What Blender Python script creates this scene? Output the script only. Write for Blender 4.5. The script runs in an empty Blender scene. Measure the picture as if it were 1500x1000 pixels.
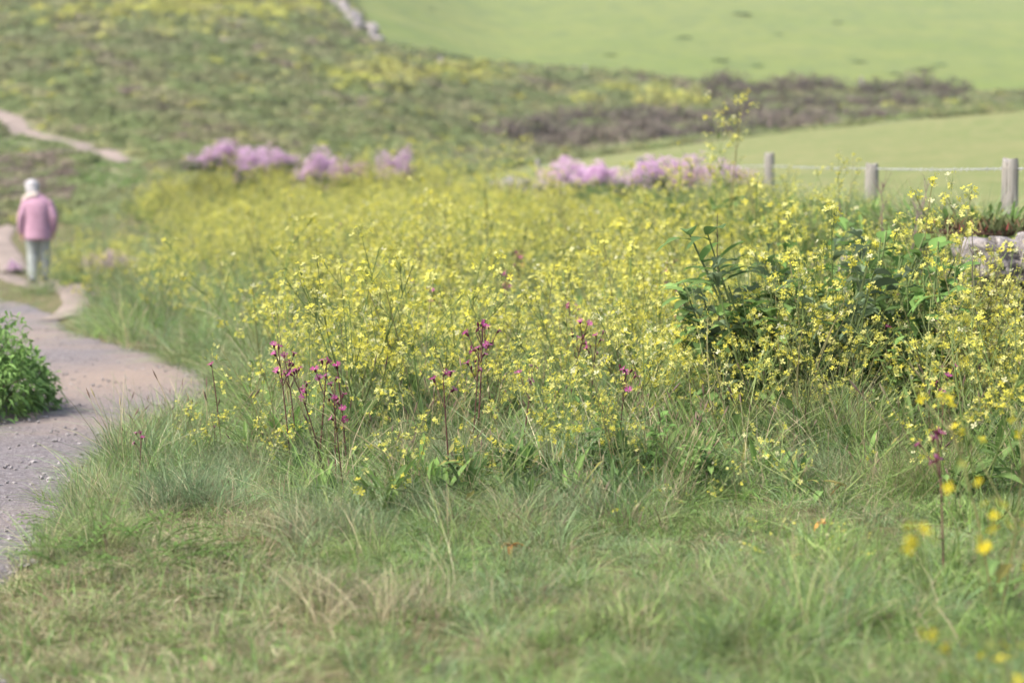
import bpy, math, random
import numpy as np
from mathutils import Vector, Matrix, noise as mnoise

R = math.radians
rng = np.random.default_rng(11)
scene = bpy.context.scene
COL = scene.collection

# ------------------------------------------------------------------ camera, light, exposure
CAM_H, FPX, HORIZON = 1.2, 2917.0, 255.0
PITCH = math.atan((500 - HORIZON) / FPX)
cam_d = bpy.data.cameras.new('camera')
cam = bpy.data.objects.new('camera', cam_d)
COL.objects.link(cam)
cam.location = (0, 0, CAM_H)
cam.rotation_euler = (math.pi / 2 - PITCH, 0, 0)
cam_d.sensor_fit = 'HORIZONTAL'
cam_d.sensor_width = 36
cam_d.lens = 36 * FPX / 1500
cam_d.clip_start, cam_d.clip_end = 0.05, 2000
cam_d.dof.use_dof = True
cam_d.dof.focus_distance = 7.6
cam_d.dof.aperture_fstop = 2.3
scene.camera = cam

world = bpy.data.worlds.new('World')
scene.world = world
world.use_nodes = True
wn, wl = world.node_tree.nodes, world.node_tree.links
sky = wn.new('ShaderNodeTexSky')
sky.sky_type = 'NISHITA'
sky.sun_disc = False
sun_dir = Vector((-0.62, -0.42, 0.95)).normalized()
sky.sun_elevation = math.asin(sun_dir.z)
sky.sun_rotation = math.atan2(sun_dir.x, sun_dir.y)
sky.air_density, sky.dust_density, sky.ozone_density = 1.0, 4.0, 1.0
wl.new(sky.outputs[0], wn['Background'].inputs[0])
wn['Background'].inputs[1].default_value = 0.13
sun_d = bpy.data.lights.new('sun', 'SUN')
sun_d.energy = 2.4
sun_d.angle = R(5)
sun_d.color = (1.0, 0.93, 0.83)
sun = bpy.data.objects.new('sun', sun_d)
COL.objects.link(sun)
sun.rotation_euler = sun_dir.to_track_quat('Z', 'Y').to_euler()
vs = scene.view_settings
vs.view_transform = 'Standard'
vs.look = 'None'
vs.exposure = 1.37
vs.gamma = 1.0
cy = scene.cycles
cy.max_bounces, cy.diffuse_bounces, cy.glossy_bounces = 5, 3, 1
cy.transmission_bounces, cy.transparent_max_bounces = 3, 4
cy.caustics_reflective = cy.caustics_refractive = False

# ------------------------------------------------------------------ helpers
def tag(o, label=None, cat=None, group=None, kind=None):
    if label: o['label'] = label
    if cat: o['category'] = cat
    if group: o['group'] = group
    if kind: o['kind'] = kind
    return o

def empty(name, loc, rz=0.0, s=1.0):
    o = bpy.data.objects.new(name, None)
    o.empty_display_size = 0.05
    COL.objects.link(o)
    o.location = loc
    o.rotation_euler = (0, 0, rz)
    o.scale = (s, s, s)
    return o

def link(name, me, parent=None):
    o = bpy.data.objects.new(name, me)
    COL.objects.link(o)
    if parent: o.parent = parent
    return o

def pix(px, py, Y):
    """the point at forward distance Y seen at this place of the photograph"""
    cx, cyy = (px - 750) / FPX, (500 - py) / FPX
    t = Y / (math.cos(PITCH) + cyy * math.sin(PITCH))
    return np.array((cx * t, Y, CAM_H + t * (cyy * math.cos(PITCH) - math.sin(PITCH))))

def elev_z(py, Y):
    return CAM_H + Y * np.tan(np.arctan((500 - py) / FPX) - PITCH)

class MB:
    """collects vertices, faces and per-vertex colours, and links them as one mesh"""
    def __init__(s):
        s.v, s.f, s.c, s.m, s.n = [], [], [], [], 0
    def add(s, V, F, col, mat=0):
        V = np.asarray(V, float)
        s.v.append(V)
        c = np.asarray(col, float)
        s.c.append(np.tile(c, (len(V), 1)) if c.ndim == 1 else c)
        for f in F:
            s.f.append([i + s.n for i in f]); s.m.append(mat)
        s.n += len(V)
    def join(s, o, M=None):
        for V, C in zip(o.v, o.c):
            s.v.append(V if M is None else V @ M[:3, :3].T + M[:3, 3]); s.c.append(C)
        for f, m in zip(o.f, o.m):
            s.f.append([i + s.n for i in f]); s.m.append(m)
        s.n += o.n
    def mesh(s, name, mats, smooth=False):
        me = bpy.data.meshes.new(name)
        V = np.concatenate(s.v) if s.v else np.zeros((0, 3))
        me.from_pydata(V.tolist(), [], s.f)
        for m in (mats if isinstance(mats, (list, tuple)) else [mats]): me.materials.append(m)
        if s.v:
            C = np.concatenate(s.c)
            at = me.color_attributes.new('tint', 'FLOAT_COLOR', 'POINT')
            at.data.foreach_set('color', np.column_stack([C, np.ones(len(C))]).astype(np.float32).ravel())
            me.polygons.foreach_set('material_index', s.m)
            if smooth: me.polygons.foreach_set('use_smooth', [True] * len(s.f))
        me.update()
        return me

def unit(v):
    v = np.asarray(v, float)
    return v / (np.linalg.norm(v) + 1e-9)

def tube(mb, P, rad, col, k=4, mat=0, cap=False):
    P = np.asarray(P, float); n = len(P)
    rad = np.broadcast_to(np.asarray(rad, float), (n,))
    T = np.gradient(P, axis=0)
    a = np.array((0.31, 0.87, 0.38))
    rows = []
    for i in range(n):
        t = unit(T[i]); u = unit(np.cross(t, a)); w = np.cross(t, u)
        ang = np.arange(k) * 2 * math.pi / k
        rows.append(P[i] + rad[i] * (np.cos(ang)[:, None] * u + np.sin(ang)[:, None] * w))
    F = [[i * k + j, i * k + (j + 1) % k, (i + 1) * k + (j + 1) % k, (i + 1) * k + j] for i in range(n - 1) for j in range(k)]
    if cap: F += [list(range(k))[::-1], [(n - 1) * k + j for j in range(k)]]
    mb.add(np.concatenate(rows), F, col, mat)

def arc(p0, d, L, bend, n=5):
    """points leaving p0 along d; bend pulls the end by that vector"""
    t = np.linspace(0, 1, n)[:, None]
    return np.asarray(p0, float) + unit(d) * L * t + np.asarray(bend, float) * t * t

def blade(mb, P, w, col, side=None):
    """a narrow tapering strip along P"""
    n = len(P)
    d = P[-1] - P[0]
    if side is None: side = unit(np.cross(d, (0.3, 0.5, 1.0)))
    ws = w * np.linspace(1, 0.25, n - 1) ** 0.7
    V, F = [], []
    for i in range(n - 1):
        V += [P[i] - side * ws[i] / 2, P[i] + side * ws[i] / 2]
    V.append(P[-1])
    for i in range(n - 2): F.append([2 * i, 2 * i + 1, 2 * i + 3, 2 * i + 2])
    F.append([2 * n - 4, 2 * n - 3, 2 * n - 2])
    mb.add(V, F, col)

def leaf(mb, p0, d, L, W, droop, col, lobes=0, fold=0.25, n=6):
    d = unit(d)
    side = unit(np.cross(d, (0, 0, 1)) + rng.normal(0, .12, 3))
    up = np.cross(side, d)
    V, F = [], []
    for i in range(n + 1):
        t = i / n
        w = W * (math.sin(math.pi * min(1, t * 0.93 + 0.07)) ** 0.7) * (0.75 + 0.35 * t)
        if lobes: w *= 0.62 + 0.38 * math.cos(t * lobes * 2 * math.pi)
        if i == n: w = 0
        c = np.asarray(p0) + d * L * t + np.array((0, 0, -droop)) * t * t * L
        V += [c - side * w / 2 + up * w * fold, c, c + side * w / 2 + up * w * fold]
    for i in range(n):
        a = 3 * i
        F += [[a, a + 1, a + 4, a + 3], [a + 1, a + 2, a + 5, a + 4]]
    col = np.asarray(col, float)
    C = np.tile(col, (len(V), 1)); C[1::3] *= 1.18
    mb.add(V, F, C)

def frame_of(nrm):
    nrm = unit(nrm)
    a = np.array((1, 0, 0)) if abs(nrm[0]) < .8 else np.array((0, 1, 0))
    u = unit(np.cross(nrm, a)); return u, np.cross(nrm, u), nrm

def flower4(mb, c, nrm, size, col):
    u, v, w = frame_of(nrm)
    r0 = rng.uniform(0, 6.28); s = size / 2
    for k in range(4):
        a = r0 + k * math.pi / 2 + rng.normal(0, .12)
        e = math.cos(a) * u + math.sin(a) * v; f = -math.sin(a) * u + math.cos(a) * v
        cup = rng.uniform(.05, .45)
        mb.add([c, c + s * (.5 * e + .3 * f + .25 * cup * w), c + s * (.95 * e + .33 * f + cup * w), c + s * (1.02 * e + cup * w * .9),
                c + s * (.95 * e - .33 * f + cup * w), c + s * (.5 * e - .3 * f + .25 * cup * w)],
               [[0, 1, 2, 3, 4, 5]], np.asarray(col) * rng.uniform(.88, 1.05))

# ------------------------------------------------------------------ materials
def new_mat(name):
    m = bpy.data.materials.new(name); m.use_nodes = True
    nt = m.node_tree; nt.nodes.clear()
    return m, nt, nt.nodes, nt.links

def mixcol(nt, fac, a, b, mode='MIX'):
    n = nt.nodes.new('ShaderNodeMix'); n.data_type = 'RGBA'; n.blend_type = mode
    def put(s, v):
        if isinstance(v, (tuple, list)): s.default_value = (*v, 1) if len(v) == 3 else v
        elif isinstance(v, (int, float)): s.default_value = v
        else: nt.links.new(v, s)
    put(n.inputs[0], fac); put(n.inputs[6], a); put(n.inputs[7], b)
    return n.outputs[2]

def noise_fac(nt, scale, lo, hi, detail=3, coords=None, rough=.55, mapping=None):
    tx = nt.nodes.new('ShaderNodeTexNoise'); tx.inputs['Scale'].default_value = scale
    tx.inputs['Detail'].default_value = detail; tx.inputs['Roughness'].default_value = rough
    if coords is None:
        g = nt.nodes.new('ShaderNodeNewGeometry'); coords = g.outputs['Position']
    if mapping:
        mp = nt.nodes.new('ShaderNodeMapping'); mp.inputs['Scale'].default_value = mapping[0]; mp.inputs['Rotation'].default_value = mapping[1]
        nt.links.new(coords, mp.inputs[0]); coords = mp.outputs[0]
    nt.links.new(coords, tx.inputs['Vector'])
    mr = nt.nodes.new('ShaderNodeMapRange'); mr.inputs[1].default_value = lo; mr.inputs[2].default_value = hi
    nt.links.new(tx.outputs['Fac'], mr.inputs[0])
    return mr.outputs[0]

def plant_mat(name, transl=.35, rough=.55, spec=.25, dry=None, dry_lo=.5, dry_hi=.7, dry_scale=1.2, dry_max=.6, vary=.25):
    m, nt, N, L = new_mat(name)
    at = N.new('ShaderNodeAttribute'); at.attribute_name = 'tint'
    col = at.outputs['Color']
    if dry:
        f = noise_fac(nt, dry_scale, dry_lo, dry_hi, 4)
        mu = N.new('ShaderNodeMath'); mu.operation = 'MULTIPLY'; mu.inputs[1].default_value = dry_max
        L.new(f, mu.inputs[0]); col = mixcol(nt, mu.outputs[0], col, dry)
    oi = N.new('ShaderNodeObjectInfo')
    mr = N.new('ShaderNodeMapRange'); mr.inputs[3].default_value = 1 - vary; mr.inputs[4].default_value = 1 + vary
    L.new(oi.outputs['Random'], mr.inputs[0])
    hs = N.new('ShaderNodeHueSaturation'); L.new(col, hs.inputs['Color']); L.new(mr.outputs[0], hs.inputs['Value'])
    pb = N.new('ShaderNodeBsdfPrincipled'); pb.inputs['Roughness'].default_value = rough
    pb.inputs['Specular IOR Level'].default_value = spec
    L.new(hs.outputs[0], pb.inputs['Base Color'])
    tr = N.new('ShaderNodeBsdfTranslucent'); L.new(hs.outputs[0], tr.inputs['Color'])
    mx = N.new('ShaderNodeMixShader'); mx.inputs[0].default_value = transl
    L.new(pb.outputs[0], mx.inputs[1]); L.new(tr.outputs[0], mx.inputs[2])
    out = N.new('ShaderNodeOutputMaterial'); L.new(mx.outputs[0], out.inputs[0])
    return m

def solid_mat(name, build, rough=.8, bump=None, spec=.3):
    m, nt, N, L = new_mat(name)
    pb = N.new('ShaderNodeBsdfPrincipled'); pb.inputs['Roughness'].default_value = rough
    pb.inputs['Specular IOR Level'].default_value = spec
    L.new(build(nt), pb.inputs['Base Color'])
    if bump:
        f = noise_fac(nt, bump[0], 0, 1, 5, rough=.65)
        b = N.new('ShaderNodeBump'); b.inputs['Strength'].default_value = bump[1]; b.inputs['Distance'].default_value = bump[2]
        L.new(f, b.inputs['Height']); L.new(b.outputs[0], pb.inputs['Normal'])
    out = N.new('ShaderNodeOutputMaterial'); L.new(pb.outputs[0], out.inputs[0])
    return m

M_GRASS = plant_mat('grass_blade', .33, .5, .25, dry=(.34, .29, .17), dry_lo=.5, dry_hi=.68, dry_scale=1.6, dry_max=.25, vary=.32)
M_LEAF = plant_mat('green_leaf', .4, .6, .2)
M_STEM = plant_mat('plant_stem', .2, .55, .25)
M_PETAL = plant_mat('petal', .5, .7, .1, vary=.12)
M_SHRUB = plant_mat('hill_shrub', .25, .7, .15, dry=(.20, .16, .125), dry_lo=.47, dry_hi=.65, dry_scale=.16, dry_max=.34)
M_WOODY = plant_mat('dead_wood', 0.0, .85, .15)

def soil_col(nt):
    a = mixcol(nt, noise_fac(nt, 2.5, .35, .65), (.07, .085, .03), (.12, .105, .055))
    return mixcol(nt, noise_fac(nt, 30, .4, .7), a, (.14, .12, .07))
M_SOIL = solid_mat('turf_soil', soil_col, .95, (25, .6, .03), .1)

def path_col(nt):
    a = mixcol(nt, noise_fac(nt, 45, .38, .62, 6, rough=.7), (.14, .125, .13), (.29, .265, .27))
    a = mixcol(nt, noise_fac(nt, 190, .5, .62, 4), a, (.10, .09, .095))
    a = mixcol(nt, noise_fac(nt, 14, .52, .68, 5, rough=.7), a, (.15, .13, .13))
    f = noise_fac(nt, .55, .48, .62, 4)
    at = nt.nodes.new('ShaderNodeAttribute'); at.attribute_name = 'tint'
    mu = nt.nodes.new('ShaderNodeMath'); mu.operation = 'MAXIMUM'; nt.links.new(at.outputs['Fac'], mu.inputs[0])
    m2 = nt.nodes.new('ShaderNodeMath'); m2.operation = 'MULTIPLY'; m2.inputs[1].default_value = .35
    nt.links.new(f, m2.inputs[0]); nt.links.new(m2.outputs[0], mu.inputs[1])
    sandy = mixcol(nt, noise_fac(nt, 60, .35, .65, 5), (.27, .205, .16), (.35, .275, .22))
    return mixcol(nt, mu.outputs[0], a, sandy)
M_PATH = solid_mat('path_gravel', path_col, .95, (70, .9, .02), .15)

def trail_col(nt):
    return mixcol(nt, noise_fac(nt, 1.2, .35, .65), (.25, .205, .18), (.18, .15, .13))
M_TRAIL = solid_mat('trail_earth', trail_col, .95, None, .1)

def field_col(nt):
    a = mixcol(nt, noise_fac(nt, .35, .35, .65, 5), (.132, .162, .058), (.166, .178, .072))
    a = mixcol(nt, noise_fac(nt, 3.0, .5, .72, 5), a, (.24, .22, .11))
    return mixcol(nt, noise_fac(nt, 1.1, .6, .75, 3), a, (.10, .13, .045))
M_FIELD = solid_mat('pasture', field_col, .9, (9, .5, .05), .1)

def far_col(nt):
    a = mixcol(nt, noise_fac(nt, .05, .35, .65, 4), (.130, .170, .047), (.157, .184, .055))
    a = mixcol(nt, noise_fac(nt, .4, .45, .7, 5, mapping=((1, .5, 1), (0, 0, .3))), a, (.105, .14, .05))
    return mixcol(nt, noise_fac(nt, .9, .6, .75, 3), a, (.075, .115, .04))
M_FAR = solid_mat('far_pasture', far_col, .9, (1.5, .4, .2), .1)

def hill_col(nt):
    st = ((1.0, .45, 1.0), (0, 0, .9))
    a = mixcol(nt, noise_fac(nt, .25, .35, .65, 5, mapping=st), (.13, .15, .07), (.17, .18, .085))
    a = mixcol(nt, noise_fac(nt, .5, .5, .7, 5, mapping=st), a, (.19, .155, .115))
    return mixcol(nt, noise_fac(nt, 1.1, .55, .7, 4, mapping=st), a, (.085, .10, .055))
M_HILL = solid_mat('rough_hillside', hill_col, .95, (.9, .6, .5), .1)

def stone_col(nt):
    tc = nt.nodes.new('ShaderNodeNewGeometry').outputs['Position']
    a = mixcol(nt, noise_fac(nt, 7, .35, .65, 6, rough=.7), (.115, .105, .105), (.27, .25, .245))
    a = mixcol(nt, noise_fac(nt, 22, .55, .66, 4), a, (.35, .325, .30))
    a = mixcol(nt, noise_fac(nt, 11, .62, .7, 4), a, (.30, .255, .11))
    return mixcol(nt, noise_fac(nt, 18, .57, .64, 6, rough=.7), a, (.05, .045, .04))
M_STONE = solid_mat('lichen_stone', stone_col, .9, (28, .8, .02), .2)

def post_col(nt):
    g = nt.nodes.new('ShaderNodeNewGeometry').outputs['Position']
    a = mixcol(nt, noise_fac(nt, 30, .35, .65, 5, mapping=((1, 1, .08), (0, 0, 0))), (.185, .175, .16), (.285, .27, .245))
    a = mixcol(nt, noise_fac(nt, 70, .56, .68, 4, mapping=((1, 1, .05), (0, 0, 0))), a, (.10, .09, .075))
    return mixcol(nt, noise_fac(nt, 6, .55, .7, 4), a, (.27, .25, .215))
M_POST = solid_mat('weathered_timber', post_col, .85, (60, .4, .006), .2)

def flat(name, c, c2, scale, rough=.8, spec=.3, bump=None):
    return solid_mat(name, lambda nt: mixcol(nt, noise_fac(nt, scale, .35, .65, 4), c, c2), rough, bump, spec)
M_WIRE = flat('galvanised_wire', (.42, .43, .44), (.30, .31, .32), 40, .45, .5)
M_SKIN = flat('skin', (.50, .33, .26), (.46, .29, .22), 20, .5)
M_HAIR = flat('white_hair', (.44, .43, .44), (.30, .29, .30), 45, .6, .3, (120, .5, .01))
M_JACKET = flat('pink_quilted_jacket', (.39, .235, .315), (.31, .18, .245), 9, .8, .2)
M_TROUSER = flat('grey_trousers', (.30, .325, .31), (.25, .27, .26), 18, .85, .2)
M_SHOE = flat('dark_shoe', (.035, .037, .05), (.06, .06, .075), 30, .6)
M_SOCK = flat('pale_sock', (.62, .64, .72), (.55, .56, .64), 30, .8)
M_SCARF = flat('cream_scarf', (.55, .49, .44), (.46, .40, .36), 22, .85)

# ------------------------------------------------------------------ the lie of the land
def interp(x, xp, fp): return np.interp(x, xp, fp)
def smooth(a, b, x):
    t = np.clip((x - a) / (b - a), 0, 1); return t * t * (3 - 2 * t)

def zpath(y): return -0.02 * np.clip(np.asarray(y, float) - 6, 0, 27)
def path_pt(px, py):
    v = math.tan(math.atan((py - 500) / FPX) + PITCH)
    Y = (CAM_H - 0.12) / (v - 0.02)
    if Y < 6: Y = CAM_H / v
    return ((px - 750) / FPX * Y * 1.0, Y)
redge = [path_pt(*p) for p in ((95, 1100), (64, 990), (28, 930), (6, 870), (32, 800), (70, 745), (120, 700), (190, 655), (240, 612), (266, 578),
                               (246, 548), (195, 524), (135, 506), (96, 486), (78, 462), (40, 446), (-20, 436))]
RX, RY = np.array([p[0] for p in redge]), np.array([p[1] for p in redge])
ledge = [(-2.6, 3.4), (-2.75, 5.5), (-2.85, 7.5), (-2.75, 9.0), (-2.85, 10.5), (-3.1, 11.6), (-3.55, 13.0), (-4.3, 15.5), (-5.3, 18.5), (-6.6, 21.5), (-8, 24)]
LX, LY = np.array([p[0] for p in ledge]), np.array([p[1] for p in ledge])
def xr(y): return interp(y, np.append(RY, (26, 30, 45, 60)), np.append(RX, (-6.4, -7.2, -10.5, -13))) + .22 * smooth(9.5, 11, y) * (1 - smooth(15, 19, y)) + .09 * (1 - smooth(8, 9.5, y)) * smooth(5.4, 6.6, y) - .12 * (1 - smooth(5.0, 6.2, y))
def xl(y): return interp(y, LY, LX)
WALL_Y = np.array((-5, 4, 7, 10, 12, 14.6, 19.4, 24, 28, 33, 38, 42, 46, 50, 55))
WALL_X = np.array((3.6, 3.15, 2.98, 2.74, 2.52, 2.22, 2.06, 1.70, 1.32, .70, -.10, -2.1, -4.6, -7.6, -12))
def xw(y): return interp(y, WALL_Y, WALL_X)
def zw(y): return interp(y, (0, 8, 10, 15, 20, 28, 40, 50), (.08, .1, .16, .24, .28, .36, .6, .98))
def wall_top(y): return interp(y, (0, 8, 11, 15, 20, 28, 38, 43, 46, 55), (.85, .88, .88, .87, .90, .93, .98, 1.05, 1.25, 1.8))

COLS = {
 -900: [(8, 700), (25, 460), (38, 380), (55, 300), (80, 220), (100, 170), (140, 70), (180, -30), (260, -130), (420, -240)],
 0: [(8, 700), (25, 425), (30, 410), (38, 360), (45, 322), (55, 280), (65, 245), (80, 200), (100, 150), (140, 40), (180, -60), (260, -160), (420, -260)],
 225: [(8, 700), (25, 440), (35, 370), (45, 305), (55, 265), (62, 248), (80, 200), (120, 90), (160, 5), (240, -120), (420, -250)],
 400: [(8, 600), (30, 330), (45, 275), (60, 245), (80, 205), (120, 110), (160, 30), (240, -90), (420, -230)],
 550: [(8, 560), (30, 300), (45, 265), (60, 248), (80, 215), (120, 135), (160, 62), (240, -30), (420, -150)],
 700: [(8, 500), (30, 290), (45, 258), (60, 250), (90, 235), (120, 180), (150, 110), (180, 85), (240, 40), (420, -80)],
 800: [(8, 440), (20, 310), (40, 255), (55, 238), (70, 243), (95, 240), (115, 215), (140, 150), (165, 105), (220, 60), (420, -70)],
 950: [(8, 420), (20, 305), (40, 245), (58, 218), (75, 228), (100, 224), (120, 200), (140, 155), (158, 112), (220, 62), (420, -60)],
 1150: [(8, 385), (20, 300), (40, 228), (60, 192), (78, 204), (100, 208), (120, 190), (138, 150), (150, 132), (220, 70), (420, -50)],
 1500: [(8, 375), (15, 318), (25, 262), (40, 205), (60, 160), (80, 174), (110, 178), (132, 165), (145, 143), (220, 75), (420, -40)],
 2400: [(8, 340), (15, 280), (25, 225), (40, 160), (60, 110), (80, 122), (110, 130), (132, 120), (145, 100), (220, 40), (420, -60)]}
TL = np.linspace(math.log(8), math.log(420), 160)
TP = np.arange(-900, 2401, 25.0)
_cp = sorted(COLS)
_tab = np.array([np.interp(TL, np.log([q[0] for q in COLS[c]]), [q[1] for q in COLS[c]]) for c in _cp])
TAB = np.array([[np.interp(p, _cp, _tab[:, j]) for j in range(len(TL))] for p in TP])
for _ in range(3):
    TAB[:, 1:-1] = (TAB[:, :-2] + TAB[:, 1:-1] * 2 + TAB[:, 2:]) / 4
for _ in range(8):
    TAB[1:-1] = (TAB[:-2] + TAB[1:-1] * 2 + TAB[2:]) / 4

def table_z(x, y):
    y = np.maximum(np.asarray(y, float), 8.0)
    px = np.clip(750 + FPX * np.asarray(x, float) / y, TP[0], TP[-1] - 1e-3)
    a = (px - TP[0]) / 25; b = (np.clip(np.log(y), TL[0], TL[-1] - 1e-6) - TL[0]) / (TL[1] - TL[0])
    i, j = a.astype(int), b.astype(int); u, v = a - i, b - j
    py = TAB[i, j] * (1 - u) * (1 - v) + TAB[i + 1, j] * u * (1 - v) + TAB[i, j + 1] * (1 - u) * v + TAB[i + 1, j + 1] * u * v
    return elev_z(py, y)

def yb(px): return interp(px, (-900, 300, 560, 800, 950, 1150, 1500, 2400), (420, 420, 160, 168, 160, 151, 148, 148))
def is_far(px, y): return (y > yb(px)) & (px > interp(y, (150, 160, 175, 192, 260, 420), (565, 560, 512, 470, 330, 100)))
def is_field(px, x, y): return (x > xw(np.minimum(y, 55))) & (y < interp(px, (700, 800, 1150, 1500, 2400), (44, 56, 62, 63, 63)))

def wob(x, y, s, seed=0.0):
    """cheap smooth bumps from a few sines"""
    return (np.sin(x * s + 1.3 + seed) * np.cos(y * s * .83 + .7 * seed) + .6 * np.sin(x * s * 1.9 - y * s * 1.4 + seed * 2.1)
            + .4 * np.sin(x * s * 3.3 + y * s * 2.7 + seed)) / 2

def H(x, y):
    x, y = np.asarray(x, float), np.asarray(y, float)
    yy = np.clip(y, -4, 60)
    r, w = xr(yy), xw(yy)
    t = np.clip((x - r) / np.maximum(w - r, .5), 0, 1)
    near = zpath(yy) + (zw(yy) - zpath(yy)) * t ** .85
    near = near + .05 * smooth(.0, .3, x - r) * (1 + wob(x, y, 3.1)) * (1 - smooth(20, 40, y)) * .6
    lft = np.clip(xl(yy) - x, 0, 8)
    near = near + .022 * smooth(.05, .35, x - r) * wob(x, y, 6.3, 2) * (1 - smooth(12, 20, y))
    near = near + .04 * smooth(0, .3, lft) - .015 * lft
    far = table_z(x, y)
    fld = smooth(-.12, .3, x - w)
    far_w = smooth(34, 54, y)
    z = near * (1 - far_w) + far * far_w
    zf = np.where(y < 9, wall_top(yy) - .08 + .02 * (x - w), far)
    z = z * (1 - fld) + zf * fld
    px = 750 + FPX * x / np.maximum(y, 1)
    fm, dm = is_far(px, y), is_field(px, x, y)
    rough = smooth(50, 80, y)
    return z + rough * np.where(fm, .3 * wob(x, y, .12, 2) + .12 * wob(x, y, .5, 5), np.where(dm, 0, .35 * wob(x, y, .45)))

# the ground sheet: a fan of cells that widens with distance, split into its fields
NU, NY = 330, 460
us = np.sinh(np.linspace(-1.6, 1.6, NU)) / math.sinh(1.6) * .8
ys = np.concatenate([np.linspace(-4, 6, 60)[:-1], np.exp(np.linspace(math.log(6), math.log(420), NY - 59))])
U, Y = np.meshgrid(us, ys, indexing='ij')
X = U * (Y + 7)
Z = H(X, Y)
cxx, cyy_ = (X[:-1, :-1] + X[1:, 1:]) / 2, (Y[:-1, :-1] + Y[1:, 1:]) / 2
cpx = 750 + FPX * cxx / np.maximum(cyy_, 1)
far_c = is_far(cpx, cyy_)
fld_c = (cxx > xw(cyy_)) & (cyy_ < interp(cpx, (700, 800, 1150, 1500, 2400), (44, 56, 62, 63, 63)))
hil_c = (cyy_ > 47) & ~far_c & ~fld_c
cls = np.where(far_c, 3, np.where(fld_c, 1, np.where(hil_c, 2, 0)))
VV = np.stack([X, Y, Z], -1).reshape(-1, 3)
idx = np.arange(NU * NY).reshape(NU, NY)
NY_ = NY
quads = np.stack([idx[:-1, :-1], idx[1:, :-1], idx[1:, 1:], idx[:-1, 1:]], -1)
for k, (nm, mt, lb) in enumerate((('ground', M_SOIL, 'turf ground under the grass and flower bank'), ('field', M_FIELD, 'pasture behind the wire fence'),
                                  ('hillside', M_HILL, 'rough green and brown hillside'), ('far_field', M_FAR, 'bright green pasture on the far hill'))):
    q = quads[cls == k].reshape(-1, 4)
    used, inv = np.unique(q, return_inverse=True)
    me = bpy.data.meshes.new(nm)
    me.from_pydata(VV[used].tolist(), [], inv.reshape(-1, 4).tolist())
    me.polygons.foreach_set('use_smooth', [True] * len(q))
    me.materials.append(mt)
    tag(link(nm, me), lb, kind='structure')

# path sheets
def strip(name, left, right, n, m, mat, lift, label, tintf=None):
    """a sheet between two edge lines of the same count, laid just above the ground"""
    L0, R0 = np.array(left, float), np.array(right, float)
    def res(P):
        s = np.r_[0, np.cumsum(np.hypot(*np.diff(P, axis=0).T))]; t = np.linspace(0, s[-1], n)
        return np.stack([np.interp(t, s, P[:, 0]), np.interp(t, s, P[:, 1])], 1)
    A, B = res(L0), res(R0)
    t = np.linspace(0, 1, m)[None, :, None]
    P = A[:, None] * (1 - t) + B[:, None] * t
    z = H(P[..., 0], P[..., 1]) + lift
    z += .012 * wob(P[..., 0], P[..., 1], 6.0)
    e = np.minimum(t[..., 0], 1 - t[..., 0]); z -= (e < 1e-6) * .03
    V = np.concatenate([P, z[..., None]], -1).reshape(-1, 3)
    ii = np.arange(n * m).reshape(n, m)
    q = np.stack([ii[:-1, :-1], ii[1:, :-1], ii[1:, 1:], ii[:-1, 1:]], -1).reshape(-1, 4)
    mb = MB()
    c = np.zeros((len(V), 3)) if tintf is None else tintf(V)[:, None] * np.ones(3)
    mb.add(V, q.tolist(), c)
    return tag(link(name, mb.mesh(name, mat, True)), label, kind='structure')
def jag(P, a, seed):
    P = np.array(P, float); n = 160
    s = np.r_[0, np.cumsum(np.hypot(*np.diff(P, axis=0).T))]; t = np.linspace(0, s[-1], n)
    Q = np.stack([np.interp(t, s, P[:, 0]), np.interp(t, s, P[:, 1])], 1)
    Q[:, 0] += a * wob(Q[:, 1], Q[:, 1] * 0 + seed, 5.0, seed)
    return Q
def sandy(V):
    return .8 * np.exp(-(((V[:, 0] + 2.55) / .75) ** 2 + ((V[:, 1] - 12.9) / 1.7) ** 2)) + .5 * np.exp(-(((V[:, 0] + 4.2) / .5) ** 2 + ((V[:, 1] - 17.5) / 2.5) ** 2))
strip('path', jag(ledge, .06, 1), jag([(float(xr(q)), q) for q in np.linspace(RY[0], RY[-1], 70)], .05, 3), 200, 40, M_PATH, .012, 'grey gravel footpath with sandy patches', sandy)

def far_pt(px, py, y0=20.0):
    """where the sight line through this place of the photograph meets the ground"""
    for y in np.exp(np.linspace(math.log(y0), math.log(400), 900)):
        p = pix(px, py, y)
        if float(H(p[0], p[1])) >= p[2]: return p
    return pix(px, py, 400)
def trail(name, pts, w, label, lift=.03, y0=20.0):
    C = np.array([far_pt(*p, y0)[:2] for p in pts])
    T = np.gradient(C, axis=0); T /= np.linalg.norm(T, axis=1)[:, None]
    N_ = np.stack([-T[:, 1], T[:, 0]], 1); w = np.broadcast_to(np.asarray(w, float), (len(C),))[:, None]
    return strip(name, C + N_ * w / 2, C - N_ * w / 2, 70, 8, M_TRAIL, lift, label, None)
trail('side_path', [(84, 474), (98, 460), (118, 442), (112, 428), (85, 420), (55, 417), (20, 409), (-30, 402)], (.4, .4, .4, .42, .5, .5, .5, .5), 'pinkish earth path branching off behind the grass', .03)
trail('upper_path', [(22, 400), (14, 375), (-2, 352), (6, 338), (22, 330), (40, 326)], .5, 'earth path continuing past the walker', .04)
trail('hill_trail', [(-60, 150), (0, 172), (25, 188), (50, 199), (85, 206), (120, 214), (150, 224), (185, 239)], (1.2, 1.2, 1.0, .55, .6, .75, .75, .5), 'pale earth trail crossing the hillside', .05, 50.0)

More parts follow.
